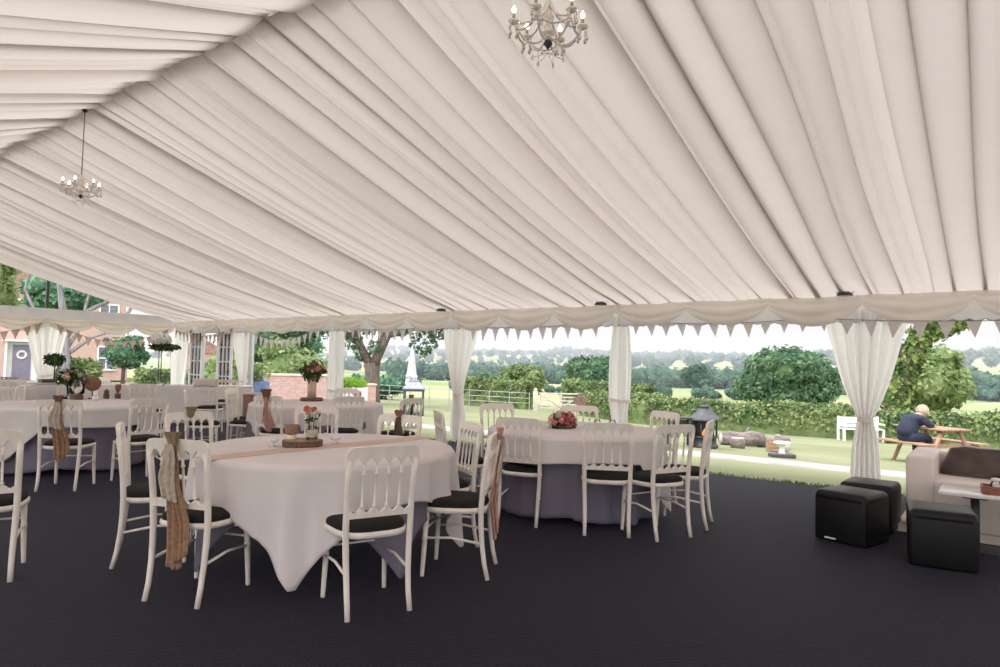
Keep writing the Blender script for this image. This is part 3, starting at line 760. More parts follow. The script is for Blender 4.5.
# runner table
rd = Vector((.06,1,0)).normalized()
def rf(u, v):
    w = (v-.5)*.17; t = (u-.5)*1.80; e = max(0, abs(t)-.89)
    return (T1[0] + rd.x*t - rd.y*w + .012*math.sin(t*4), T1[1] + rd.y*t + rd.x*w, .7464 + .0012*math.sin(v*PI*3+t*5)**2 + .0006*math.sin(t*17))
tag(MB().grid(rf, 90, 12).build('table_runner', M_RUN, solid=.002), 'narrow peach satin runner laid straight across the round table', 'runner')
def slice_(name, x, y, z, r, h, label, m=M_WOOD):
    o = empty(name, (x,y,z), 0, label, 'wood slice')
    MB().grid(lambda u,v: ((r*(1+.05*math.sin(2*PI*u*3)+.03*math.sin(2*PI*u*7)))*math.cos(2*PI*u)*[.0,.97,1,1,.97,0][round(v*5)], (r*(1+.05*math.sin(2*PI*u*3)+.03*math.sin(2*PI*u*7)))*math.sin(2*PI*u)*[0,.97,1,1,.97,0][round(v*5)], [0,0,.005,h-.004,h,h][round(v*5)]), 40, 6, False, closed=True).build('bark', m, o)
    MB().lathe([(0,h),(r*.9,h),(r*.9,h+.002),(0,h+.002)], n=28).build('cut_face', M_TIMBER, o); return o
CX1, CY1 = -3.86, 2.88
slice_('wood_slice', CX1, CY1, .7480, .135, .04, 'round bark-edged wood slice carrying two jars in the middle of the runner table')
z = .7900
o = empty('candle_jar', (CX1-.055,CY1-.05,z), 0, 'jar wrapped in brown hessian with a pale candle base on the wood slice', 'jar')
MB().lathe([(.030,0),(.034,.01),(.034,.055),(.030,.055),(.030,.02),(0,.02)], n=18).build('jar', M_WAX, o)
MB().lathe([(.0345,.035),(.045,.04),(.046,.10),(.040,.10),(.036,.06)], n=20).build('hessian_wrap', M_HESS, o)
MB().lathe([(.0,.045),(.022,.045),(.022,.085),(0,.085)], n=14).build('candle', M_WAX, o)
o = empty('flower_jar', (CX1+.06,CY1+.035,z), 0, 'glass jar with a coral bloom and tiny white flowers on the wood slice', 'flower jar')
jar(o, 0,0,0,.038,.095)
MB().lathe([(.0385,.02),(.0395,.025),(.0395,.065),(.0385,.07)], n=20).build('lace_band', M_LACE, o)
rng = np.random.default_rng(41); st = MB()
for i in range(12):
    a = rng.uniform(0,6.28); st.tube([(.012*math.cos(a),.012*math.sin(a),.02),(.03*math.cos(a),.03*math.sin(a),.12),(.05*math.cos(a+.3),.05*math.sin(a+.3),.16+.05*rng.random())], .0018, 5)
st.build('stems', M_STEM, o)
bouquet(o, (0,0,.15), .050, [M_CREAMP], 16, .016, 42, 30, .022)
b = MB(); blooms(b, (-.02,-.01,.19), .035, 7, rng, .028); b.build('coral_blossom', M_REDP, o)
for (x, y, lab) in ((-3.97,2.72,'small cut-glass dish on the runner between the wood slice and the hessian sash chair'),(-3.80,3.12,'small cut-glass dish on the runner on the heart chair side of the wood slice')):
    o = empty('glass_dish', (x,y,.7480), 0, lab, 'dish')
    MB().lathe([(.020,0),(.024,.004),(.008,.012),(.010,.02),(.036,.032),(.046,.045),(.043,.045),(.030,.033),(0,.026)], n=12).build('bowl', M_CRYST, o)
    MB().lathe([(0,.027),(.018,.027),(.018,.042),(0,.042)], n=12).build('tea_light', M_WAX, o)
# posy table
o = empty('flower_posy', (T2[0]-.12,T2[1]-.05,ZT), 0, 'low round posy of hot pink, peach and cream flowers on the cloth', 'flower posy')
MB().lathe([(.08,0),(.10,.005),(.105,.025),(.09,.03),(0,.03)], n=24).build('shallow_bowl', M_WOOD, o)
bouquet(o, (0,0,.045), .135, [M_PINK, M_REDP, M_CREAMP, M_PINK], 12, .038, 51, 200, .032, .75, 1.05)
for k, (x, y) in enumerate(((T2[0]+.10,T2[1]+.22),(T2[0]+.22,T2[1]+.30))):
    o = empty('glass_cup', (x,y,ZT), 0, ['clear little glass holder close beside the pink posy','clear little glass holder further out from the pink posy'][k], 'glass')
    jar(o, 0,0,0,.035,.08); MB().lathe([(0,.014),(.022,.014),(.022,.03),(0,.03)], n=12).build('tea_light', M_WAX, o)
# rose-vase table
B3 = (-9.62, 3.62)
o = empty('rose_vase', (B3[0]-.2,B3[1]+.03,ZT), 0, 'glass vase of peach roses and dark leaves on the rose-vase table', 'vase of flowers')
MB().lathe([(.055,0),(.06,.01),(.05,.06),(.055,.16),(.07,.20),(.066,.20),(.05,.16),(.045,.06),(0,.02)], n=20).build('vase', M_GLASS, o)
st = MB()
for i in range(14):
    a = i*.9; st.tube([(.025*math.cos(a),.025*math.sin(a),.03),(.04*math.cos(a+1),.04*math.sin(a+1),.2),(.12*math.cos(a+1),.12*math.sin(a+1),.27)], .003, 5)
st.build('stems', M_STEM, o)
bouquet(o, (0,0,.27), .14, [M_CREAMP, M_REDP], 11, .045, 61, 170, .05, .7, 1.3)
o = empty('glass_lantern', (B3[0]-.02,B3[1]+.03,ZT), 0, 'large glass jar lantern on a small dark wooden block beside the roses', 'lantern')
MB().box((0,0,.03),(.15,.11,.06),bev=.006).build('wooden_block', M_WOOD, o)
MB().lathe([(.05,.06),(.085,.08),(.09,.17),(.07,.22),(.045,.24),(.05,.27),(.046,.27),(.04,.24),(.066,.215),(.085,.17),(.08,.085),(0,.07)], n=20).build('globe', M_GLASS, o)
MB().lathe([(0,.072),(.03,.072),(.03,.14),(0,.14)], n=14).build('candle', M_WAX, o)
o = empty('heart_sign', (B3[0]-.08,B3[1]+.24,ZT), 0, 'round brown wooden disc sign standing upright on the rose-vase table', 'table sign')
nv_ = Vector((.93,-.37,0))*.01
MB().lathe([(0,0),(.095,0),(.10,.25),(.10,.75),(.095,1),(0,1)], c=Vector((0,0,.205))-nv_, top=Vector((0,0,.205))+nv_, n=32).build('disc', M_HEART, o)
MB().tube([(0,0,0),(0,0,.11)], .008, 8).build('stake', M_WOOD, o); MB().lathe([(.05,0),(.05,.012),(0,.014)], n=16).build('foot', M_WOOD, o)
o = empty('candle_cup', (B3[0]+.22,B3[1]+.16,ZT), 0, 'cream candle in a low cup between the lantern and the heart block', 'candle')
MB().lathe([(.03,0),(.04,.01),(.042,.05),(.038,.05),(.036,.015),(0,.012)], n=16).build('cup', M_CRYST, o); MB().lathe([(0,.013),(.026,.013),(.026,.12),(.012,.125),(0,.124)], n=14).build('candle', M_WAX, o)
for k, (dx, dy) in enumerate(((.06,.40),(.12,.52))):
    o = empty('heart_stand', (B3[0]+dx-.1,B3[1]+dy,ZT), 0, ['dark little wooden finial block beside the cream candle','taller dark heart on a stand, last ornament along the rose-vase table'][k], 'ornament', 'dark wooden ornaments')
    MB().box((0,0,.035),(.075,.05,.07),bev=.006).build('base', M_WOOD, o)
    if k == 0: MB().lathe([(.02,.07),(.035,.09),(.02,.12),(0,.13)], n=14).build('finial', M_WOOD, o)
    else:
        def hf(u, v):
            a = 2*PI*u; e = [0,1,1,0][round(v*3)]; yy = [-.012,-.012,.012,.012][round(v*3)]
            return (.07*math.sin(a)**3*e*.6+yy*.6, yy*.8-.07*math.sin(a)**3*e*.7, .145+(.058*math.cos(a)-.022*math.cos(2*a)-.009*math.cos(3*a))*e)
        MB().grid(hf, 32, 4, False, closed=True).build('heart', M_HEART, o)
# tall bouquet table
o = empty('bouquet_vase', (-7.86,6.0,ZT), 0, 'dusky pink bouquet in a tall pale wooden vase', 'vase of flowers')
MB().lathe([(.15,0),(.16,.01),(.16,.035),(.15,.045),(0,.045)], n=24).build('dark_slice', M_WOOD, o)
MB().lathe([(.062,.045),(.062,.33),(.056,.33),(.056,.06),(0,.06)], n=20).build('vase', mat('bamboo',(.62,.45,.33),.7,.1,20), o)
bouquet(o, (0,0,.42), .16, [M_REDP, M_CREAMP, M_PINK], 12, .036, 71, 260, .045, .8, 1.25)
# long table: tall white flower ball
o = empty('tall_centrepiece', (-13.35,6.52,.75), 0, 'tall clear stem vase topped by a cream flower ball over dark leaves', 'tall vase')
MB().lathe([(.11,0),(.11,.012),(.035,.03),(.03,.62),(.05,.70),(.045,.70),(.025,.62),(.02,.04),(0,.03)], n=18).build('stem_vase', M_GLASS, o)
rng = np.random.default_rng(81); b = MB(); d = rng.normal(0,1,(900,3)); d /= np.linalg.norm(d,axis=1)[:,None]; b.ball((0,0,.90), .13, 2, (1.2,1.2,.85)); b.leaves(d*np.array([.185,.185,.135])+np.array([0,0,.90]), d, .03, rng, .3, .8)
b.build('flower_ball', M_WHITEP, o)
d = rng.normal(0,1,(330,3)); d /= np.linalg.norm(d,axis=1)[:,None]; MB().leaves(d*np.array([.30,.30,.07])*rng.uniform(.4,1,(330,1))+np.array([.05,.05,.755]), d, .055, rng, .6, .4).build('dark_leaves', M_GREEN, o)
# potted topiary by the gable on a low wall-side table
o = empty('potted_topiary', (-15.55,5.45,.74), 0, 'small dark topiary tree in a black trough against the cream gable curtain', 'potted plant')
MB().box((0,0,.035),(.26,.5,.07),bev=.01).build('trough', M_DARKMET, o); MB().tube([(0,0,.06),(.01,0,.2),(0,.01,.38)], .014, 8).build('stem', M_WOOD, o)
d = rng.normal(0,1,(420,3)); d /= np.linalg.norm(d,axis=1)[:,None]; MB().leaves(d*np.array([.19,.19,.13])*rng.uniform(.3,1,(420,1))+np.array([0,0,.46]), d, .06, rng, .6, .4).build('crown', M_GREEN, o)
tag(MB().grid(lambda u,v: (-15.55+(.30)*math.copysign(min(1,abs(math.cos(2*PI*u))*1.6),math.cos(2*PI*u))*(1+.02*v), 4.75+1.25*math.copysign(min(1,abs(math.sin(2*PI*u))*1.6),math.sin(2*PI*u))*(1+.02*v), .735-.72*v+.002*math.sin(u*300)), 120, 8, closed=True).build('skirt_cloth', M_LINEN, solid=.002), 'pale skirt cloth round the low sideboard under the topiary trough', 'tablecloth')
o = empty('sideboard', (-15.55,4.75,0), 0, 'low grey sideboard by the gable carrying the topiary and black troughs', 'sideboard')
MB().box((0,0,.725),(.62,2.52,.03),bev=.006).build('top', mat('grey_board',(.42,.43,.43),.7,.1,5), o)
for s in (-1,1):
    for e in (-1,1): MB().box((s*.24,e*1.1,.355),(.05,.05,.71),bev=.004).build('leg', M_DARKMET, o)
for k, y in enumerate((4.05,4.62)):
    o = empty('planter_trough', (-15.55,y,.74), 0, ['low black trough of grey herbs at the far end of the sideboard','low black trough of grey herbs next to the topiary'][k], 'planter', 'low black troughs')
    MB().box((0,0,.03),(.16,.42,.06),bev=.01).build('trough', M_DARKMET, o)
    d = rng.uniform([-.06,-.2,.05],[.06,.2,.11],(140,3)); MB().leaves(d, np.tile([0,0,1.],(140,1)), .03, rng, 1, .4).build('herbs', leafmat('grey_herb',(.20,.26,.22),(.34,.40,.36),.2,8), o)
# brown pedestal with a pale side
o = empty('pedestal', (-9.12,5.95,0), .5, 'tall brown wooden pedestal with a white side panel, standing among the chairs', 'pedestal')
MB().box((0,0,.39),(.30,.30,.78),bev=.006).build('body', mat('brown_board',(.30,.16,.10),.6,.2,5,stretch=(6,6,.7)), o)
MB().box((-.155,0,.39),(.012,.29,.76),bev=.003).build('side_panel', M_PAINT, o); MB().box((0,0,.79),(.33,.33,.02),bev=.004).build('top', M_PALETIM, o)

# ------------------------------------------------------------------ lounge corner
def stool(x, y, rz, label, tagged):
    o = empty('cube_stool', (x,y,0), rz, label, 'stool', 'black leatherette cube stools')
    MB().box((0,0,.190),(.40,.40,.365),bev=.022).build('body', M_LEATHER, o)
    MB().box((0,0,.352),(.404,.404,.096),bev=.040).build('seat_top', M_LEATHER, o)
    for a in (-1,1):
        for c in (-1,1): MB().lathe([(.02,0),(.022,.004),(.018,.012)], c=(a*.16,c*.16,0), n=10).build('foot', M_DARKMET, o)
    if tagged: MB().box((-.07,-.203,.035),(.085,.006,.011)).build('label_tag', M_PAINT, o)['label'] = 'tiny white sewn tag'
    return o
stool(-.97,5.97,-.28,'black cube stool with a tiny white tag low on its front',True)
stool(-.92,6.56,-.06,'black cube stool behind another, close to the wide tied curtain',False)
stool(-.36,5.70,.14,'black cube stool standing alone in front of the sofa and low table',False)
o = empty('sofa', (.55,7.0,0), 0, 'boxy cream leather sofa with dark brown back cushions', 'sofa')
SX0 = -1.21
MB().box((SX0+.10,-.02,.355),(.20,.86,.59),bev=.025).build('armrest', M_SOFA, o)
MB().box((1.35,-.02,.355),(.20,.86,.59),bev=.025).build('armrest', M_SOFA, o)
MB().box((.07,.335,.345),(2.36,.18,.57),bev=.025).build('back_frame', M_SOFA, o)
MB().box((.07,-.05,.25),(2.36,.72,.36),bev=.02).build('seat_base', M_SOFA, o)
for k, x in enumerate((-.48,.70)):
    MB().box((x,-.05,.43),(1.17,.70,.05),bev=.022).build('seat_cushion', M_SOFA, o)
for k, x in enumerate((-.42,.72)):
    bm = MB()
    def cf(u, v):
        a = 2*PI*u; c, s = math.cos(a), math.sin(a); e = .2; X = math.copysign(abs(c)**e, c)*.555; Z = math.copysign(abs(s)**e, s)*.16
        kk = math.sin(PI*v)**.22; return (x + X*kk*(1-.07*Z/.14), .165 + .07*(-math.cos(PI*v)) + .06*(Z/.14)+(.007*math.sin(X*23+Z*31)+.006*math.sin(X*11-Z*50))*math.sin(PI*v), .565 + Z*kk*.86 + .004*math.sin(X*40))
    bm.grid(cf, 64, 22, closed=True).build('back_cushion', M_BROWN, o)['label'] = 'glossy dark brown leather back cushion'
MB().box((.07,-.08,.035),(2.70,.66,.07)).build('plinth', M_PALETIM, o)
o = empty('coffee_table', (.22,6.33,0), 0, 'low pale coffee table on a dark pedestal in front of the sofa', 'coffee table')
MB().box((0,0,.43),(1.25,.36,.03),bev=.006).build('top', M_TABTOP, o)
for s in (-1,1):
    MB().tube([(s*.40,0,.41),(s*.40,0,.03)], .03, 10).build('pedestal', M_DARKMET, o); MB().box((s*.40,0,.40),(.16,.14,.02),bev=.004).build('bracket', M_DARKMET, o); MB().box((s*.40,0,.012),(.30,.28,.02),bev=.006).build('foot', M_DARKMET, o)
o = empty('wooden_tray', (-.005,6.30,.446), .1, 'red-brown wooden tray holding glass jars on the coffee table', 'tray')
MRED = mat('red_wood',(.26,.09,.06),.45,.25,10,stretch=(2,9,9))
MB().box((0,0,.006),(.26,.16,.012)).build('base', MRED, o)
for (c, d) in (((0,.08,.03),(.26,.012,.06)),((0,-.08,.03),(.26,.012,.06)),((.13,0,.03),(.012,.16,.06)),((-.13,0,.03),(.012,.16,.06))): MB().box(c, d, bev=.002).build('side', MRED, o)
for k, (dx, lab) in enumerate(((-.045,'small clear glass jar with a pale lid in the wooden tray'),(.065,'second glass jar in the wooden tray, cut by the frame edge'))):
    o = empty('condiment_jar', (-.005+dx,6.30,.459), 0, lab, 'jar'); jar(o,0,0,0,.036,.085)
    MB().lathe([(0,.08),(.030,.08),(.031,.10),(.012,.104),(0,.104)], n=14).build('lid', M_PAINT, o); MB().lathe([(0,.013),(.031,.013),(.031,.05),(0,.05)], n=14).build('contents', M_WAX, o)
# ------------------------------------------------------------------ garden plants
L_OAK = leafmat('leaf_oak', (.075,.15,.09), (.20,.31,.18), .35, .6)
L_LIGHT = leafmat('leaf_light', (.19,.27,.11), (.40,.48,.24), .4, .9)
L_HEDGE = leafmat('leaf_hedge', (.09,.15,.07), (.31,.38,.17), .3, 1.1)
L_FAR = leafmat('leaf_far', (.06,.14,.10), (.14,.23,.17), .3, .15)
L_BLUE = leafmat('leaf_bluegreen', (.09,.20,.13), (.24,.40,.25), .3, 1.0)
L_IVY = leafmat('leaf_ivy', (.11,.18,.06), (.32,.40,.15), .3, 1.5)
def clump_cloud(b, rng, clumps, n, leaf, jit=.55, core=True):
    """clumps: (centre, radii); leaves sit in the outer shell of each clump, a lumpy body fills it"""
    vol = np.array([c[1][0]*c[1][1] + c[1][0]*c[1][2] for c in clumps]); vol = vol/vol.sum()
    for (c, r), w in zip(clumps, vol):
        k = max(12, int(n*w)); d = rng.normal(0,1,(k,3)); d /= np.linalg.norm(d,axis=1)[:,None]
        lump = 1 + .16*np.sin(d[:,0]*5+c[0])*np.sin(d[:,1]*4+c[1]) + .10*np.sin(d[:,2]*7+c[2])
        p = np.array(c) + d*np.array(r)*(lump*rng.uniform(.82,1.06,k))[:,None]
        b.leaves(p, d*.8+np.array([0,0,.5]), leaf, rng, jit, .62)
        if core: b.ball(c, .86, 2, r, .06)
def crown_clumps(rng, c, R, n, rr):
    out = [(c, tuple(x*.72 for x in R))]
    for i in range(n):
        d = rng.normal(0,1,3); d /= np.linalg.norm(d); d[2] = d[2]*.8+.1
        k = rng.uniform(.75,1.2)*rr; out.append((tuple(np.array(c)+d*np.array(R)*.72), tuple(x*k for x in R)))
    return out
def tree(name, x, y, z, label, cat, h, R, seed, leafm, bark=None, trunk_r=.2, n=2600, leaf=.2, nclump=9, rr=.42, branches=None, group=None, crown_z=None, core=True):
    rng = np.random.default_rng(seed); bark = bark or M_BARK
    o = empty(name, (x,y,z), 0, label, cat, group)
    cz = crown_z if crown_z is not None else h - R[2]
    t = MB(); pts = [(0,0,-.3),(.02*h*.1,0,cz*.35),(-.03*h*.1,.02,cz*.8),(0,0,cz)]
    t.tube(pts, [trunk_r*1.35, trunk_r, trunk_r*.85, trunk_r*.5], 10)
    for i in range(5):
        a = i*2*PI/5 + rng.uniform(0,1); e = Vector((math.cos(a)*R[0]*.6, math.sin(a)*R[1]*.6, cz+R[2]*rng.uniform(-.1,.5)))
        t.tube([(0,0,cz*.6),(e.x*.4,e.y*.4,cz*.75+.2*e.z*.3),tuple(e)], [trunk_r*.55,trunk_r*.35,trunk_r*.12], 7)
    t.build('trunk', bark, o)
    b = MB(); clump_cloud(b, rng, crown_clumps(rng, (0,0,cz), R, nclump, rr), n, leaf, core=core); b.build('crown', leafm, o)
    return o
# hedges
def hedge(label, pts, h, w, seed, n, leaf=.09):
    rng = np.random.default_rng(seed); P = [Vector(p) for p in pts]; seg = [(P[i+1]-P[i]).length for i in range(len(P)-1)]; L = sum(seg)
    x0, y0 = P[0].x, P[0].y; z0 = ground_z(x0, y0)
    o = empty('hedge', (x0,y0,z0), 0, label, 'hedge', 'garden hedges')
    def along(s):
        for i, l in enumerate(seg):
            if s <= l or i == len(seg)-1:
                q = P[i].lerp(P[i+1], s/l); d = (P[i+1]-P[i]).normalized(); return q, Vector((-d.y,d.x,0))
            s -= l
    def body(u, v):
        q, nn = along(u*L); a = PI*(v); e = .5
        cx = math.copysign(abs(math.cos(a))**e, math.cos(a))*w*.44; cz = abs(math.sin(a))**e*h*(.95+.035*math.sin(u*L*.9)+.03*math.sin(u*L*2.3))
        p = q + nn*cx; return (p.x-x0, p.y-y0, ground_z(p.x,p.y)-z0-.05+cz*.97)
    b = MB().grid(body, int(L*2)+2, 13)
    s = rng.uniform(0, L, n); v = rng.uniform(0,1,n); pos = []; nr = []
    for a, k in zip(s, v):
        q, nn = along(a); t = PI*k; e = .5
        cx = math.copysign(abs(math.cos(t))**e, math.cos(t)); cz = abs(math.sin(t))**e
        hh = h*(.97+.05*math.sin(a*.9)+.04*math.sin(a*2.3)+.05*rng.normal())
        p = q + nn*cx*w*.5*(1+.12*rng.normal()); pos.append((p.x-x0, p.y-y0, ground_z(p.x,p.y)-z0+cz*hh)); nr.append((nn.x*cx, nn.y*cx, cz*.9))
    b.leaves(np.array(pos), np.array(nr), leaf, rng, .6, .6); b.build('foliage', L_HEDGE, o); return o
hedge('long clipped hedge along the bottom of the lawn, behind the logs and the picnic table', [(-19.6,34.6,0),(-13.0,28.6,0),(-8.4,28.6,0),(-4.0,29.8,0),(0.2,31.5,0),(7,33,0)], 1.25, 1.1, 5, 16000)
hedge('shorter rounded hedge beyond the gatepost, above the rail fence', [(-32.5,38.5,0),(-29,38.2,0),(-26.2,38.4,0)], 1.95, 1.6, 6, 3600, .12)
hedge('leafy hedge behind the white field gate', [(-25.5,41.5,0),(-22,42.5,0),(-18.5,41,0)], 2.1, 1.4, 8, 3600, .12)
hedge('dark clipped hedge under the ball tree by the gable', [(-27.5,9.3,0),(-27.2,11.0,0)], 1.15, 1.2, 9, 1600, .08)
hedge('low dark hedge beside the corner curtain, next to the ball tree', [(-25.6,11.6,0),(-24.6,13.8,0)], .95, 1.1, 10, 1600, .08)
# trees close to the tent
T_ = tree
T_('ball_tree', -26.9, 11.75, ground_z(-26.9,11.75), 'round clipped bright green ball tree outside the open gable', 'tree', 2.35, (.95,.95,.74), 21, L_BLUE, trunk_r=.07, n=1900, leaf=.09, nclump=5, rr=.4)
# ivy-clad leaning trunk with its fork
zz = ground_z(-4.0,33.5)
o = empty('ivy_tree', (-4.0,33.5,zz), 0, 'leaning old tree trunk wrapped in ivy beside the wide tied curtain', 'tree', 'garden trees')
tp = [(0,0,-.3),(.05,0,.8),(.25,.1,1.7),(.75,.1,3.1),(1.15,.2,4.4),(1.9,.3,5.6),(2.6,.4,6.6)]
t = MB(); t.tube(tp, [.50,.40,.36,.34,.30,.26,.2], 12)
t.tube([(1.15,.2,4.4),(1.9,.1,4.95),(2.5,0,5.1)], [.2,.13,.06], 8); t.tube([(.75,.1,3.1),(.1,.1,4.6),(-.6,.1,6.2)], [.22,.18,.1], 8); t.tube([(1.9,.3,5.6),(2.6,.3,5.7),(3.2,.3,6.1)],[.15,.1,.04],7)
t.build('trunk', M_BARK, o)
rng = np.random.default_rng(31); pos = []; nr = []
for i in range(3000):
    s = rng.uniform(1.6, 6-.001); k = int(s); f = s-k; p = np.array(tp[k])*(1-f)+np.array(tp[k+1])*f; d = rng.normal(0,1,3); d /= np.linalg.norm(d); pos.append(p+d*rng.uniform(.35,.62)); nr.append(d)
for i in range(900):
    s = rng.uniform(0,1); p = np.array([1.15,.2,4.4])*(1-s)+np.array([2.9,0,5.25])*s; d = rng.normal(0,1,3); d /= np.linalg.norm(d); pos.append(p+d*rng.uniform(.1,.5)); nr.append(d)
MB().leaves(np.array(pos), np.array(nr), .13, rng, .5, .7).build('ivy', L_IVY, o)
b = MB(); clump_cloud(b, rng, [((3.0,.4,7.6),(2.0,1.8,1.0)),((.2,.3,7.9),(2.2,1.8,1.2)),((-1.5,0,6.6),(1.2,1.0,.9))], 1500, .2, core=False); b.build('crown', L_OAK, o)
# forked oak beyond the brick planter
zz = ground_z(-28.7,26.0)
o = empty('oak_tree', (-28.7,26.0,zz), 0, 'big oak with a thick forked trunk beyond the brick planter', 'tree', 'garden trees')
t = MB(); t.tube([(0,0,-.3),(0,0,.5),(.05,0,1.6),(0,0,2.3)], [.62,.46,.41,.46], 14)
BR = [[(0,0,2.0),(.55,.2,3.2),(1.0,.6,4.6),(1.8,1.2,6.4)],[(0,0,2.0),(-.6,-.2,3.0),(-1.2,-.5,4.3),(-1.5,-.9,6.2)],[(.2,0,2.2),(.4,.3,3.6),(.3,.6,5.4)],[(-.9,-.3,3.6),(-2.2,-1.3,4.2),(-3.3,-2,5.0)],[(.8,.4,4.0),(2.2,1.8,4.6),(3.2,2.6,4.4)]]
for q in BR: t.tube(q, [.29-.055*i for i in range(len(q))], 9)
t.build('trunk', M_BARK, o)
b = MB(); clump_cloud(b, np.random.default_rng(33), [((0,0,7.3),(3.4,3.4,2.0)),((-2.6,-2.0,5.3),(1.7,1.7,1.1)),((2.9,2.4,5.2),(1.6,1.6,1.2)),((-.9,-.9,5.5),(1.1,1.1,.8)),((1.3,1.0,5.3),(1.0,1.0,.8)),((-1.0,-.6,3.5),(.55,.5,.5)),((.2,.1,3.2),(.5,.5,.45)),((3.6,2.9,3.6),(.5,.5,1.0)),((2.3,1.8,3.6),(.75,.7,.8)),((-3.6,-2.6,4.2),(.9,.9,.7)),((4.4,3.3,5.0),(1.2,1.2,.8)),((-2.2,-1.6,4.3),(.8,.8,.6)),((-.2,-.2,4.4),(.6,.6,.5)),((1.3,.9,4.3),(.6,.6,.5)),((2.9,2.2,4.3),(.6,.6,.7)),((-.6,-.4,2.7),(.35,.35,.4)),((-3.0,-2.2,3.7),(.5,.5,.5))], 7600, .14, core=False); b.build('crown', L_OAK, o)
# grey trunk by the house with branches seen above the gable beam
zz = ground_z(-26.95,9.77)
o = empty('bare_tree', (-26.95,9.77,zz), 0, 'grey branching tree trunk between the gable curtain and the ball tree', 'tree', 'garden trees')
t = MB(); t.tube([(0,0,-.3),(0,0,.6),(-.03,-.05,1.5),(.0,-.05,2.4),(-.1,-.3,4.0),(-.1,-.4,6)], [.30,.23,.19,.16,.07,.04], 12)
for q in ([(0,0,1.3),(.35,.7,2.0),(.6,1.5,2.35),(.8,2.3,2.9)],[(0,.0,1.5),(.1,.4,2.3),(.1,.6,3.4),(.0,1.0,4.6)],[(0,-.05,2.2),(-.3,-.9,2.8),(-.3,-1.25,3.6),(-.2,-1.1,4.6)],[(.6,1.5,2.35),(.7,1.9,3.2),(.6,2.6,3.7),(.8,3.4,3.9)],[(.1,.5,2.9),(.3,1.6,3.6),(.4,2.0,4.3)]): t.tube(q, [.075,.06,.045,.025], 8)
t.build('trunk', M_BARKG, o)
b = MB(); clump_cloud(b, np.random.default_rng(35), [((.2,.6,4.9),(1.1,1.3,.7)),((-.3,-.9,5.2),(1.0,1.0,.7)),((.3,1.5,4.2),(.8,.9,.5)),((.5,2.6,4.3),(.7,.8,.4))], 1300, .12, core=False); b.build('crown', L_BLUE, o)
for args in (
 ('garden_tree',-31.5,7.9,-.05,'bright green leafy tree seen above the gable beam at the frame edge','tree',6.2,(1.7,1.9,2.0),41,L_LIGHT,None,.16,2600,.15),
 ('garden_tree',-36.0,12.6,-.1,'pale green tree in front of the brick house, above the gable beam','tree',5.6,(1.6,1.9,1.3),42,L_BLUE,None,.14,1900,.16),
 ('garden_shrub',-24.2,17.3,-.7,'yellow-green rounded shrub behind the pink brick planter','shrub',2.7,(1.9,1.9,1.25),43,L_LIGHT,None,.08,2400,.11),
 ('garden_shrub',-22.4,13.3,-.4,'bright green shrub beside the curtain swept low','shrub',1.75,(.9,.9,.8),44,L_LIGHT,None,.05,1300,.09),
 ('garden_shrub',-27.5,15.6,-.5,'olive green shrub seen between the open glazed doors','shrub',1.5,(1.1,1.1,.7),45,L_LIGHT,None,.05,1300,.09),
 ('garden_tree',-34.0,22.5,-1.0,'feathery green tree behind the yellow-green shrub','tree',4.6,(2.4,2.4,1.7),46,L_OAK,None,.15,2400,.16),
 ('garden_tree',-44,31.0,-1.2,'bluish garden tree in the gap beside the straight pale curtain','tree',5.6,(2.3,2.3,2.0),47,L_BLUE,None,.2,2000,.2),
 ('chestnut_tree',-4.6,50.5,-2.5,'broad leafy chestnut behind the hedge, to one side of the ivy trunk','tree',5.6,(2.9,2.9,2.5),48,L_LIGHT,None,.25,3600,.24),
 ('oak_tree',-20.9,84.5,-4.2,'large spreading oak standing alone behind the hedge, darkest and widest of the field trees','tree',9.6,(6.2,6.2,4.9),149,L_OAK,None,.5,11000,.30),
 ('oak_tree',-55.9,102,-5.0,'round field oak next to the straight curtain over the posy chairs','tree',9.2,(4.6,4.6,4.4),50,L_OAK,None,.4,6500,.34),
 ('field_tree',-34.6,50.2,-2.4,'bushy round tree rising just behind the rounded hedge by the gatepost','tree',3.9,(2.5,2.3,1.7),51,L_HEDGE,None,.2,2600,.2),
 ('field_tree',-46,58,-2.8,'small dark tree in the sloping field beside the slanting V curtain','tree',3.0,(1.6,1.6,1.5),52,L_OAK,None,.15,1300,.22),
 ('field_tree',-83.4,225,-9.3,'isolated tree at the edge of the pale field above the firepit','tree',11.5,(5.5,5.5,4.6),53,L_FAR,None,.4,1700,.8),
 ('field_tree',-15.5,226,-9.3,'isolated parkland tree in the pale field near the frame edge','tree',11.5,(6.5,6.5,4.2),54,L_FAR,None,.4,1700,.8),
 ('garden_shrub',-40.5,37.0,-1.6,'mixed grey-green bank of shrub by the black lantern','shrub',2.0,(2.2,2.2,1.2),55,L_BLUE,None,.1,1600,.15),
 ('garden_shrub',-31.5,41.0,-2.0,'dark leafy shrub behind the rail fence near the slanting curtain','shrub',1.9,(1.4,1.4,1.0),56,L_OAK,None,.08,1300,.14)):
    nm, x, y, z, lab, cat, h, R, sd, lm, bk, tr, n, lf = args
    tree(nm, x, y, ground_z(x,y), lab, cat, h, R, sd, lm, bk, tr, n, lf, group='garden trees' if cat == 'tree' else 'garden shrubs')
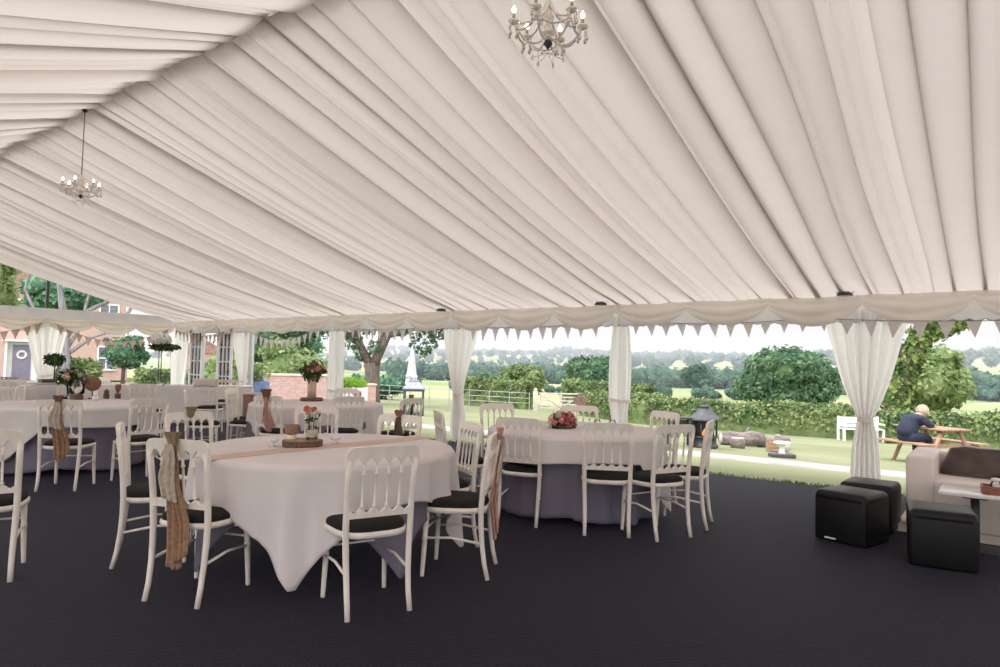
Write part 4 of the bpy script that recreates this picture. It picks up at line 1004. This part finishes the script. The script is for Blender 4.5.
# far woodland: one proto per kind, copied along the field edges
def far_tree(seed, R, h):
    rng = np.random.default_rng(seed); b = MB(); clump_cloud(b, rng, crown_clumps(rng, (0,0,R[2]*.85), R, 6, .5), 420, .9)
    b.tube([(0,0,-1),(0,0,h-R[2])], [.5,.3], 6); return b.mesh('woodland_tree')
PR = [far_tree(70+i, R, h) for i, (R, h) in enumerate((((6,6,5),13),((7,7,6.5),15),((5,5,5.5),13)))]
for me in PR: me.materials.append(L_FAR)
def woods(label, n, fx, fy, seed, sc=(.8,1.3), cap=300):
    r = random.Random(seed); b = MB(); cache = [np.array([v.co[:] for v in me.vertices]) for me in PR]; faces = [[tuple(p.vertices) for p in me.polygons] for me in PR]
    for i in range(n):
        t = (i + r.random())/n; x, y = fx(t) + r.uniform(-12,12), fy(t) + r.uniform(-22,22); k = r.randrange(3); a = r.uniform(0,6.28); s = r.uniform(*sc)
        M = np.array([[math.cos(a),-math.sin(a),0],[math.sin(a),math.cos(a),0],[0,0,1]])*s
        v = cache[k] @ M.T + np.array([x, y, ground_z(x, y)-.5]); b.add(v.tolist(), faces[k], False)
    return tag(b.build('woodland', L_FAR), label, 'woodland', kind='stuff')
woods('dark belt of woodland trees beyond the pale field, across the middle distance', 190, lambda t: -330+420*t, lambda t: 330+90*math.sin(t*3)+40*t, 1)
woods('bluish woodland belt on the far side of the valley floor', 200, lambda t: -760+760*t, lambda t: 560+120*math.sin(t*5), 2, (.9,1.5))
woods('scattered hedgerow trees over the hillside fields', 330, lambda t: -2200+2500*((t*7.13)%1), lambda t: 900+1100*t, 3, (1.2,2.3))
woods('wooded skyline along the crest of the far hills', 420, lambda t: -2800+3300*t, lambda t: 2330+110*math.sin(t*40), 4, (2.0,3.0))
woods('field hedgerow running down the slope on the gate side', 34, lambda t: -150+90*t, lambda t: 120+115*t, 5, (.28,.5))
# ------------------------------------------------------------------ garden things
def gz(x, y): return ground_z(x, y)
VR = Vector((.80,.60,0)); VA = Vector((-.60,.80,0))     # across and away, as one stands in the tent
# rail fence, gate and gateposts
fx0, fy0 = -24.9, 36.35; fdir = Vector((-33.5,30.2,0)) - Vector((fx0,fy0,0)); FL = fdir.length; fdir.normalize()
o = empty('rail_fence', (fx0,fy0,gz(fx0,fy0)), 0, 'thin grey park rail fence running from the gatepost towards the black lantern', 'fence')
n = 8
for k in range(n+1):
    p = fdir*(FL*k/n) ; z = gz(fx0+p.x, fy0+p.y)-gz(fx0,fy0); MB().box((p.x,p.y,z+.55),(.04,.04,1.2),bev=.006).build('post', M_METAL, o)
for h in (.45,.78,1.12):
    MB().tube([(fdir.x*FL*t/12, fdir.y*FL*t/12, gz(fx0+fdir.x*FL*t/12, fy0+fdir.y*FL*t/12)-gz(fx0,fy0)+h) for t in range(13)], .016, 6).build('rail', M_METAL, o)
g0 = Vector((-24.35,36.75,0)); g1 = Vector((-22.1,38.5,0)); gd = (g1-g0); GL = gd.length; gd.normalize()
o = empty('field_gate', (g0.x,g0.y,gz(g0.x,g0.y)), math.atan2(gd.y,gd.x), 'pale five-bar wooden field gate in the gap between the hedges', 'gate')
for k in range(5): MB().box((GL/2,0,.22+.235*k),(GL,.035,.085)).build('bar', M_PALETIM, o)
for x in (.05,GL-.05,GL*.5): MB().box((x,.03,.66),(.09,.04,1.12)).build('upright', M_PALETIM, o)
for a,c in (((.05,1.16),(GL*.5,.2)),((GL-.05,1.16),(GL*.5,.2))): MB().tube([(a[0],-.03,a[1]),(c[0],-.03,c[1])], .045, 4).build('brace', M_PALETIM, o)
for (p, lab) in ((g0-gd*.28,'thick pale gatepost with a round cap at the fence end of the field gate'),(g1+gd*.28,'pale gatepost at the long hedge end of the field gate')):
    o = empty('gatepost', (p.x,p.y,gz(p.x,p.y)-.05), math.atan2(gd.y,gd.x), lab, 'post'); MB().box((0,0,.66),(.30,.30,1.32),bev=.02).build('shaft', M_PALETIM, o); MB().ball((0,0,1.40),.13,2).build('cap', M_PALETIM, o)
# black firepit with a flared hood
x, y = -5.17, 14.27
o = empty('garden_firepit', (x,y,gz(x,y)), .6, 'tall black garden firepit with a flared grey hood and an orange flame', 'firepit')
MB().lathe([(.30,.0),(.30,.05),(.26,.07),(.26,.20),(.29,.22),(.29,.25),(0,.25)], n=6).build('base', M_DARKMET, o)
for k in range(6):
    a = k*PI/3; MB().tube([(.255*math.cos(a),.255*math.sin(a),.2),(.255*math.cos(a),.255*math.sin(a),.60)], .022, 6).build('post', M_DARKMET, o)
back = MB(); 
for k in (1,2): 
    a = (k+.5)*PI/3; back.box((.225*math.cos(a),.225*math.sin(a),.42),(.01,.25,.38),rot=(0,0,a))
back.build('mesh_panel', M_DARKMET, o)
MB().lathe([(.36,.585),(.37,.60),(.29,.66),(.20,.74),(.14,.82),(.10,.84),(.10,.87),(.13,.875),(.12,.90),(0,.91)], n=12).build('hood', M_GREYROOF, o)
MB().tube([(0,0,.9),(0,0,.99)], .012, 6).build('finial', M_DARKMET, o)
MB().lathe([(.05,.25),(.06,.29),(.035,.35),(0,.40)], n=10).build('flame', mat('flame',(1,.35,.08),.5,.05,5,emit=((1,.30,.08),.9)), o)
p = Vector((x,y,0)) - VR*.55
o = empty('garden_bench', (p.x,p.y,gz(p.x,p.y)), .64, 'low grey slatted log bench with a dark top beside the firepit', 'bench')
MB().box((0,0,.60),(.50,.30,.035),bev=.005).build('top', M_DARKMET, o); MB().box((0,.12,.42),(.46,.02,.26)).build('panel', M_GREYROOF, o)
for s in (-1,1):
    for e in (-1,1): MB().box((s*.22,e*.12,.29),(.045,.045,.58)).build('leg', M_DARKMET, o)
# dark lantern-shaped stove and closed parasol
x, y = -16.9, 17.34
o = empty('garden_lantern', (x,y,gz(x,y)), .75, 'big slate-black garden lantern with glass sides and a stepped grey hood, by the parasol', 'lantern')
MB().box((0,0,.05),(.74,.74,.10),bev=.01).build('base', M_NAVYMET, o)
for s in (-1,1):
    for e in (-1,1): MB().box((s*.33,e*.33,.50),(.075,.075,.86),bev=.01).build('post', M_NAVYMET, o)
    MB().box((s*.34,0,.50),(.008,.60,.76)).build('glass_side', M_GLASS, o); MB().box((0,s*.34,.50),(.60,.008,.76)).build('glass_side', M_GLASS, o)
MB().box((0,0,.90),(.76,.76,.09),bev=.01).build('upper_frame', M_NAVYMET, o)
def hoodf(u, v):
    R = [.40,.40,.30,.21,.19,.19,.0][round(v*6)]; z = [.93,.96,1.06,1.18,1.18,1.24,1.25][round(v*6)]; a = 2*PI*u+PI/4; q = R/max(abs(math.cos(a)),abs(math.sin(a))); return (q*math.cos(a), q*math.sin(a), z)
MB().grid(hoodf, 32, 7, False, closed=True).build('hood', mat('pale_steel',(.30,.30,.34),.5,.08,5,metal=.2), o)
MB().tube([(-.1,.1,1.24),(-.1,.1,1.36),(-.42,.1,1.36),(-.42,.1,1.26)], .018, 6).build('handle', M_NAVYMET, o); MB().lathe([(.14,.10),(.15,.12),(.15,.52),(0,.53)], n=16).build('candle', M_WAX, o)
x, y = -19.81, 20.16
o = empty('closed_parasol', (x,y,gz(x,y)), 0, 'closed white garden parasol standing behind the slate-black lantern', 'parasol')
MB().lathe([(.30,0),(.30,.06),(.05,.09),(0,.09)], n=20).build('base', M_GREYROOF, o); MB().tube([(0,0,.05),(0,0,2.72)], .025, 8).build('pole', M_PALETIM, o)
MB().grid(lambda u,v: ((.03+.21*v**.8)*(1+.16*math.sin(2*PI*u*8)*v)*math.cos(2*PI*u), (.03+.21*v**.8)*(1+.16*math.sin(2*PI*u*8)*v)*math.sin(2*PI*u), 2.68-1.55*v+.03*math.sin(2*PI*u*8)*v), 96, 14, closed=True).build('canopy', mat('parasol_cloth',(.58,.58,.62),.9,.04,5), o)
MB().lathe([(.245,1.42),(.255,1.44),(.25,1.50),(.24,1.51)], n=24).build('strap', M_PAINT, o)
# logs and stumps on the lawn
x, y = -5.35, 16.6
M_LOG = mat('weathered_log',(.21,.17,.165),.95,.35,4,bump=.9,bscale=9,stretch=(1,4,4)); M_CUT = mat('cut_wood',(.55,.47,.43),.85,.12,9)
def log(x, y, L, r, rz, label, bend=.0):
    o = empty('fallen_log', (x,y,gz(x,y)), rz, label, 'log', 'logs on the lawn')
    MB().tube([(-L/2,0,r*.9),(-L/4,bend,r*1.05),(0,bend*.4,r*.95),(L/4,-bend,r*1.1),(L/2,0,r)], [r*.85,r*1.05,r*.9,r*1.1,r*.92], 14).build('bark', M_LOG, o)
    for s in (-1,1): MB().lathe([(0,-.012),(r*.8,-.012),(r*.8,.012),(0,.012)], c=(0,0,0), n=16).build('cut_end', M_CUT, o).matrix_local = Matrix.Translation((s*(L/2+.006),0,r*.95)) @ Matrix.Rotation(PI/2,4,'Y')
    MB().tube([(L*.1,0,r*1.6),(L*.16,.02,r*2.3),(L*.2,.05,r*2.6)], [r*.3,r*.22,r*.12], 8).build('branch_stub', M_LOG, o)
log(-5.15,16.75,1.0,.17,.62,'gnarled grey fallen log lying on the lawn right beside the firepit',.06)
log(-4.55,17.25,.75,.13,.50,'shorter grey log lying behind the upright white stump',.03)
def stump(p, r, h, label, tilt=0):
    o = empty('log_stump', (p[0],p[1],gz(*p)), 0, label, 'stump', 'cut stumps on the lawn')
    MB().lathe([(r,0),(r*1.02,h*.5),(r*.97,h)], n=16).build('bark', M_LOG, o); MB().lathe([(0,h-.01),(r*.95,h-.01),(r*.96,h+.006),(0,h+.006)], n=16).build('cut_face', M_CUT, o)
    if tilt: o.rotation_euler = (PI/2, 0, .7); o.location.z += r
stump((-4.86,15.55), .16, .22, 'pale cut stump seat just beside the firepit')
stump((-4.12,16.1), .075, .34, 'upright white stump between the two fallen logs')
stump((-3.98,15.85), .11, .20, 'small reddish stump lying on its side at the end of the logs', 1)
x, y = -4.0, 15.3
o = empty('wooden_crate', (x,y,gz(x,y)), .6, 'little brown wooden crate on the lawn behind the white stone ornament', 'crate')
for s in (-1,1):
    MB().box((s*.13,0,.13),(.02,.22,.26)).build('side', M_TIMBER, o)
    for h in (.05,.13,.21): MB().box((0,s*.11,h),(.28,.015,.06)).build('slat', M_TIMBER, o)
MB().box((0,0,.02),(.26,.21,.02)).build('base', M_TIMBER, o)
x, y = -3.36, 13.4
o = empty('stone_ornament', (x,y,gz(x,y)), .64, 'small white T-shaped stone ornament on a grey slab by the gravel path', 'garden ornament')
MB().box((0,0,.03),(.44,.24,.07),bev=.01).build('slab', M_GREYROOF, o)
MB().lathe([(.075,.06),(.05,.10),(.045,.20),(.06,.23),(.15,.25),(.155,.28),(.14,.29),(0,.27)], n=14).build('pedestal_bowl', M_PAINT, o)
# white slatted bench behind the wide curtain
x, y = -4.1, 27.7
o = empty('garden_bench', (x,y,gz(x,y)), .64, 'white slatted garden bench in front of the hedge, half hidden by the wide tied curtain', 'bench')
for s in (-1,1):
    MB().box((s*.72,0,.22),(.07,.07,.44)).build('leg', M_PAINT, o); MB().box((s*.72,-.42,.45),(.07,.07,.90)).build('leg', M_PAINT, o); MB().box((s*.72,-.2,.64),(.07,.5,.05)).build('armrest', M_PAINT, o)
for k in range(4): MB().box((0,-.36+.12*k,.45),(1.44,.10,.03)).build('seat_slat', M_PAINT, o)
for k in range(3): MB().box((0,-.43,.56+.13*k),(1.44,.025,.10)).build('back_slat', M_PAINT, o)
o.rotation_euler.z = .64 + PI
# picnic table with someone sitting at it
x, y = -1.66, 16.35
f = Vector((.62,.78)).normalized()
PT = Vector((x,y)) + f*.68
o = empty('picnic_table', (PT.x,PT.y,gz(PT.x,PT.y)), facing(f), 'brown wooden picnic table with fixed benches on the lawn', 'picnic table')
for k in range(5): MB().box((0,-.30+.15*k,.74),(1.25,.135,.035),bev=.004).build('top_plank', M_TIMBER, o)
for s in (-1,1):
    for k in range(2): MB().box((0,s*(.62+.14*k),.44),(1.25,.13,.035),bev=.004).build('bench_plank', M_TIMBER, o)
    MB().box((s*.42,0,.40),(.05,1.55,.09)).build('cross_beam', M_TIMBER, o); MB().box((s*.42,0,.70),(.05,.70,.08)).build('cross_beam', M_TIMBER, o)
    for e in (-1,1): MB().tube([(s*.42+.05,e*.22,.72),(s*.42+.05,e*.60,0)], .055, 4).build('leg', M_TIMBER, o)
def skin(name, V, E, R, m, parent=None, root=0, sub=2):
    me = bpy.data.meshes.new(name); me.from_pydata(V, E, []); me.materials.append(m)
    o = bpy.data.objects.new(name, me); C.objects.link(o)
    if parent: o.parent = parent
    md = o.modifiers.new('skin','SKIN'); md.use_smooth_shade = True
    sv = me.skin_vertices[0].data
    for i, r in enumerate(R): sv[i].radius = (r, r) if not isinstance(r, tuple) else r
    sv[root].use_root = True
    ss = o.modifiers.new('sub','SUBSURF'); ss.levels = sub; ss.render_levels = sub; return o
M_SKIN = mat('skin',(.62,.40,.32),.55,.06,8); M_NAVY = mat('navy_cloth',(.022,.026,.055),.9,.2,14,bump=.2,bscale=60); M_HAIR = mat('fair_hair',(.60,.50,.38),.7,.2,30,stretch=(8,8,1)); M_SHOE = mat('shoe',(.03,.03,.03),.6,.1,9)
B_ = Vector((x,y)); pz = gz(x,y) + (gz(PT.x,PT.y)-gz(x,y))
o = empty('person', (B_.x,B_.y,pz), facing(f), 'person in navy sitting with their back to us at the picnic table, leaning on it', 'person')
V = [(0,0,.54),(0,.07,.69),(0,.19,.84),(0,.30,.94),(0,.39,1.00),(0,.48,1.05),(0,.53,1.13)]; E_ = [(i,i+1) for i in range(6)]; R = [(.16,.14),(.15,.13),(.16,.13),(.10,.09),.06,(.085,.10),(.06,.075)]
for s in (-1,1):
    b0 = len(V); V += [(s*.19,.29,.92),(s*.27,.38,.80),(s*.16,.56,.80),(s*.13,.62,.795)]; R += [.065,.048,.032,.036]; E_ += [(3,b0),(b0,b0+1),(b0+1,b0+2),(b0+2,b0+3)]
    for k in range(4):
        q = len(V); V += [(s*.13+(k-1.5)*.020,.645,.800),(s*.13+(k-1.5)*.022,.690-abs(k-1.3)*.006,.785)]; R += [.009,.007]; E_ += [(b0+3,q),(q,q+1)]
    q = len(V); V += [(s*.13-s*.045,.60,.79)]; R += [.009]; E_ += [(b0+3,q)]
    h0 = len(V); V += [(s*.11,.06,.53),(s*.15,.46,.52),(s*.15,.44,.12),(s*.15,.55,.05)]; R += [.085,.062,.045,.035]; E_ += [(0,h0),(h0,h0+1),(h0+1,h0+2),(h0+2,h0+3)]
skin('body', V, E_, R, M_SKIN, o)
fc = MB(); fc.ball((0,.605,1.055),.017,2,(.8,1,1.3))
for s in (-1,1): fc.ball((s*.088,.485,1.08),.026,2,(.4,.8,1.2)); fc.ball((s*.032,.588,1.085),.011,2)
fc.ball((0,.575,1.005),.020,2,(1.4,.5,.5)); fc.build('face', M_SKIN, o)
V = [(0,-.01,.53),(0,.06,.70),(0,.18,.84),(0,.29,.935),(0,.36,.98)]; E_ = [(i,i+1) for i in range(4)]; R = [.20,.205,.19,.13,.085]
for s in (-1,1):
    b0 = len(V); V += [(s*.20,.28,.91),(s*.28,.38,.80),(s*.17,.55,.805)]; R += [.088,.068,.05]; E_ += [(3,b0),(b0,b0+1),(b0+1,b0+2)]
skin('jacket', V, E_, R, M_NAVY, o)
V = [(0,.02,.56)]; E_ = []; R = [.135]
for s in (-1,1):
    b0 = len(V); V += [(s*.13,.08,.545),(s*.16,.46,.545),(s*.15,.45,.14)]; R += [.115,.09,.065]; E_ += [(0,b0),(b0,b0+1),(b0+1,b0+2)]
skin('trousers', V, E_, R, M_NAVY, o)
sh = MB()
for s in (-1,1): sh.ball((s*.15,.51,.045),.05,2,(.9,2.4,.9))
sh.build('shoes', M_SHOE, o)
hr = MB(); hr.ball((0,.475,1.10),.118,3,(.93,1.0,1.05)); 
rng = np.random.default_rng(91); d = rng.normal(0,1,(260,3)); d /= np.linalg.norm(d,axis=1)[:,None]; d = d[(d[:,1]<.45)]; hr.leaves(np.array([0,.47,1.09])+d*.118, d, .04, rng, .5, .3); hr.build('hair', M_HAIR, o)

# ------------------------------------------------------------------ buildings beyond the gable
M_BRICK = brick('pink_brick', (.52,.31,.26), (.62,.40,.34), (.66,.58,.54), 4.5); M_BRICK2 = brick('old_brick', (.46,.26,.23), (.58,.37,.33), (.60,.52,.49), 5)
M_TILE = mat('roof_tile',(.33,.20,.16),.9,.25,3); M_PANE = mat('dark_pane',(.20,.20,.25),.15,.2,2,spec=.7); M_DOOR = mat('mauve_door',(.26,.23,.33),.5,.08,4)
hx, hy = -44.7, 14.0; hz = gz(hx,hy)
o = empty('brick_house', (hx,hy,hz), math.atan2(.94,.335), 'pink brick house with a mauve front door beyond the open gable', 'house')
MB().box((.2,3,2.6),(10.2,6,5.2)).build('wall', M_BRICK, o)
MB().prism([(-5.2,5.2),(5.6,5.2),(5.2,5.5),(.2,8.2),(-4.8,5.5)], -.35, 6.3).build('roof', M_TILE, o)
MB().box((3.0,4.5,8.0),(.7,.7,2.0)).build('chimney', M_BRICK, o)
d = MB(); d.box((0,-.07,1.05),(1.5,.14,2.2)); d.box((0,-.35,2.25),(1.8,.75,.12)); d.box((-.72,-.3,1.1),(.12,.5,2.2)); d.box((.72,-.3,1.1),(.12,.5,2.2)); d.build('door_surround', M_PAINT, o)
dd = MB().box((0,-.17,1.02),(.86,.06,1.98),bev=.01).build('front_door', M_DOOR, o)
MB().tube([(.20*math.cos(a*PI/10),-.24,1.45+.20*math.sin(a*PI/10)) for a in range(21)], .06, 8, caps=False).build('wreath', M_PAINT, dd)
def window(wx, wz, w, h):
    fr = MB(); fr.box((wx,-.03,wz+h/2+.04),(w+.2,.12,.10)); fr.box((wx,-.05,wz-h/2-.05),(w+.25,.2,.10))
    for s in (-1,1): fr.box((wx+s*(w/2+.04),-.03,wz),(.09,.12,h))
    fr.box((wx,-.04,wz),(.06,.10,h)); fr.box((wx,-.04,wz),(w,.10,.06)); F_ = fr.build('window', M_PAINT, o); MB().box((wx,0,wz),(w,.05,h)).build('pane', M_PANE, F_)
for wx, wz, w, h in ((4.15,1.35,.8,1.3),(-2.8,1.4,1.3,1.3),(2.1,4.0,1.0,1.1),(-.1,4.0,1.0,1.1),(4.2,4.0,.9,1.1),(-2.8,4.0,1.2,1.1)): window(wx,wz,w,h)
MB().tube([(5.15,-.08,0),(5.15,-.08,5.1)], .06, 8).build('downpipe', M_PAINT, o); MB().lathe([(.0,-.05),(.16,-.04),(.2,.06),(.12,.22),(0,.24)], c=(4.1,-.2,2.35), n=12).build('porch_lamp', M_NAVYMET, o)
o = empty('brick_barn', (-60,33.0,gz(-60,33)), math.atan2(.9,.45), 'distant pink brick barn seen between the open glazed doors', 'barn')
MB().box((0,2,1.5),(5,4,3.6)).build('wall', M_BRICK2, o); MB().prism([(-2.8,3.2),(2.8,3.2),(0,4.6)], -.2, 4.3).build('roof', M_TILE, o); MB().box((0,-.02,1.2),(1.1,.06,2.2)).build('barn_door', M_GREYROOF, o)
# low brick wall, planters
wall0, wall1 = Vector((-16.9,11.0,0)), Vector((-15.4,15.2,0))
def brickwall(p0, p1, h, label):
    d = p1-p0; L = d.length; mid = (p0+p1)/2; o = empty('garden_wall', (mid.x,mid.y,gz(mid.x,mid.y)-.1), math.atan2(d.y,d.x), label, 'wall')
    MB().box((0,0,h/2),(L,.24,h)).build('brickwork', M_BRICK2, o); MB().box((0,0,h+.03),(L+.06,.30,.06),bev=.008).build('coping', M_PALETIM, o); return o
brickwall(Vector((-17.5,11.4,0)), Vector((-16.35,13.0,0)), 1.15, 'square pink brick planter wall beside the blue planter')
brickwall(Vector((-18.3,14.3,0)), Vector((-17.6,16.1,0)), 1.0, 'low pink brick garden wall behind the straight pale curtain and oak')
x, y = -12.9, 11.0
o = empty('planter_box', (x,y,gz(x,y)), .66, 'white slatted planter box of bright green leaves outside, beyond the blue-lit table', 'planter')
MB().box((0,0,.62),(.80,.34,.36),bev=.01).build('box', M_PAINT, o)
for s in (-1,1):
    for e in (-1,1): MB().box((s*.37,e*.14,.24),(.06,.06,.5)).build('leg', M_PAINT, o)
MB().box((.22,-.18,.66),(.16,.02,.12)).build('plaque', M_HEART, o)
rng = np.random.default_rng(95); d = rng.normal(0,1,(700,3)); d /= np.linalg.norm(d,axis=1)[:,None]; MB().leaves(d*np.array([.42,.26,.17])*rng.uniform(.5,1,(700,1))+np.array([0,0,.90]), d, .05, rng, .6, .35).build('foliage', leafmat('lettuce',(.18,.38,.04),(.36,.55,.10),.4,6), o)
x, y = -15.05, 9.75
o = empty('blue_planter', (x,y,gz(x,y)), .6, 'blue fabric-covered planter with mixed green and cream plants, by the brick planter', 'planter')
MB().box((0,0,.40),(.62,.36,.80),bev=.03).build('tub', M_BLUE, o)
d = rng.normal(0,1,(600,3)); d /= np.linalg.norm(d,axis=1)[:,None]; MB().leaves(d*np.array([.36,.26,.26])*rng.uniform(.4,1,(600,1))+np.array([.05,0,1.0]), d, .05, rng, .6, .5).build('foliage', L_LIGHT, o)
for k, (dx, hh) in enumerate(((.24,.26),(-.2,.2))): MB().lathe([(.05,.80),(.055,.80+hh),(0,.81+hh)], c=(dx,-.05,0), n=12).build('white_pot', M_PAINT, o)
# open glazed doors in the corner bay
for (xh, s, lab) in ((-15.28,-1,'white glazed door leaf folded open next to the gable corner curtain'),(-14.62,1,'white glazed door leaf folded open next to the low-swept curtain')):
    o = empty('glazed_door', (xh,EY+.05,0), 0, lab, 'door', 'open glazed door leaves')
    w = .60; fr = MB(); fr.box((s*.04,0,1.0),(.07,.045,1.96)); fr.box((s*(w-.04),0,1.0),(.07,.045,1.96)); fr.box((s*w/2,0,1.94),(w,.045,.08)); fr.box((s*w/2,0,.12),(w,.045,.22)); fr.build('door_frame', M_PAINT, o)
    gb = MB(); 
    for k in (1,2): gb.box((s*(.07+(w-.14)*k/3),0,1.06),(.022,.03,1.72))
    for k in range(1,5): gb.box((s*w/2,0,.22+1.68*k/5),(w-.12,.03,.022))
    gb.build('glazing_bars', M_PAINT, o); MB().box((s*w/2,0,1.06),(w-.12,.006,1.70)).build('pane', M_GLASS, o); MB().tube([(s*(w-.05),-.03,1.0),(s*(w-.05),-.07,1.0),(s*(w-.13),-.07,1.0)], .009, 6).build('handle', M_DARKMET, o)
    tag(MB().box((xh,EY+.06,1.06),(.05,.07,2.12),bev=.006).build('trim_door_post', M_METAL), kind='structure')
tag(MB().box((-14.95,EY+.06,2.10),(.70,.07,.06)).build('trim_door_head', M_METAL), kind='structure')

# ------------------------------------------------------------------ air over the valley
HAZE = True
if HAZE:
    m, nt, out = nodes('valley_haze'); v = nt.nodes.new('ShaderNodeVolumeScatter'); v.inputs['Color'].default_value = (.58,.58,.68,1); v.inputs['Density'].default_value = .00045
    nt.links.new(v.outputs[0], out.inputs['Volume'])
    o = MB().box((-700,2060,20),(7400,3960,130)).build('valley_haze', m); tag(o, 'pale summer haze lying over the valley and far hills', 'haze', kind='stuff')

# ------------------------------------------------------------------ light and camera
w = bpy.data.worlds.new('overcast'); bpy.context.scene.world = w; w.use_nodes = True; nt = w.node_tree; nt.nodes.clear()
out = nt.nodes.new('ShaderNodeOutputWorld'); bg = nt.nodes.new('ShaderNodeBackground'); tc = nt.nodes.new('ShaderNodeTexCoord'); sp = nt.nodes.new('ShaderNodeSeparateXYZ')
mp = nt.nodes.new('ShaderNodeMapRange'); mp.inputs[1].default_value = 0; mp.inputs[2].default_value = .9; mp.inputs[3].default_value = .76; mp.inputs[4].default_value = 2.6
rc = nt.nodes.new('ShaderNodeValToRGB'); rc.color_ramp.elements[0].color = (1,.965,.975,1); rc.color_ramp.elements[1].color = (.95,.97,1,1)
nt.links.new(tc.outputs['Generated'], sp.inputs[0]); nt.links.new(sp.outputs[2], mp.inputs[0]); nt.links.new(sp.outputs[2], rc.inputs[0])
my = nt.nodes.new('ShaderNodeMapRange'); my.inputs[1].default_value = .1; my.inputs[2].default_value = -.7; my.inputs[3].default_value = 1.0; my.inputs[4].default_value = 2.2  # extra sky strength added behind the camera to brighten chair backs and tables
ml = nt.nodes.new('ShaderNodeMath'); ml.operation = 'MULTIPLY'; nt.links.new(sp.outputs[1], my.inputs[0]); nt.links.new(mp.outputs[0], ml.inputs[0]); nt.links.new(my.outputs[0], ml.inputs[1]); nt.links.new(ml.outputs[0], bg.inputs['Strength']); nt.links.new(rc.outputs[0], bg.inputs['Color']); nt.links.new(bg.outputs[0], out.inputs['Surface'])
L = bpy.data.lights.new('sun','SUN'); L.energy = 1.1; L.angle = .5; L.color = (1,.95,.86); so = bpy.data.objects.new('sun', L); C.objects.link(so); so.rotation_euler = (math.radians(14), math.radians(-22), 0)

cam = bpy.data.cameras.new('camera'); co = bpy.data.objects.new('camera', cam); C.objects.link(co)
cam.sensor_width = 36; cam.lens = 24.012; cam.clip_start = .05; cam.clip_end = 9000
RM = [[0.798561, -0.008572, -0.601853], [0.601514, 0.047825, 0.797429], [0.021948, -0.998819, 0.043348]]
co.matrix_world = Matrix(((RM[0][0],-RM[0][1],-RM[0][2],0),(RM[1][0],-RM[1][1],-RM[1][2],0),(RM[2][0],-RM[2][1],-RM[2][2],1.35),(0,0,0,1)))
sc = bpy.context.scene; sc.camera = co
sc.view_settings.view_transform = 'Standard'; sc.view_settings.look = 'None'; sc.view_settings.gamma = 1; sc.view_settings.use_curve_mapping = False; sc.view_settings.exposure = 0.0
sc.cycles.max_bounces = 8; sc.cycles.diffuse_bounces = 4; sc.cycles.transparent_max_bounces = 12; sc.cycles.use_denoising = True
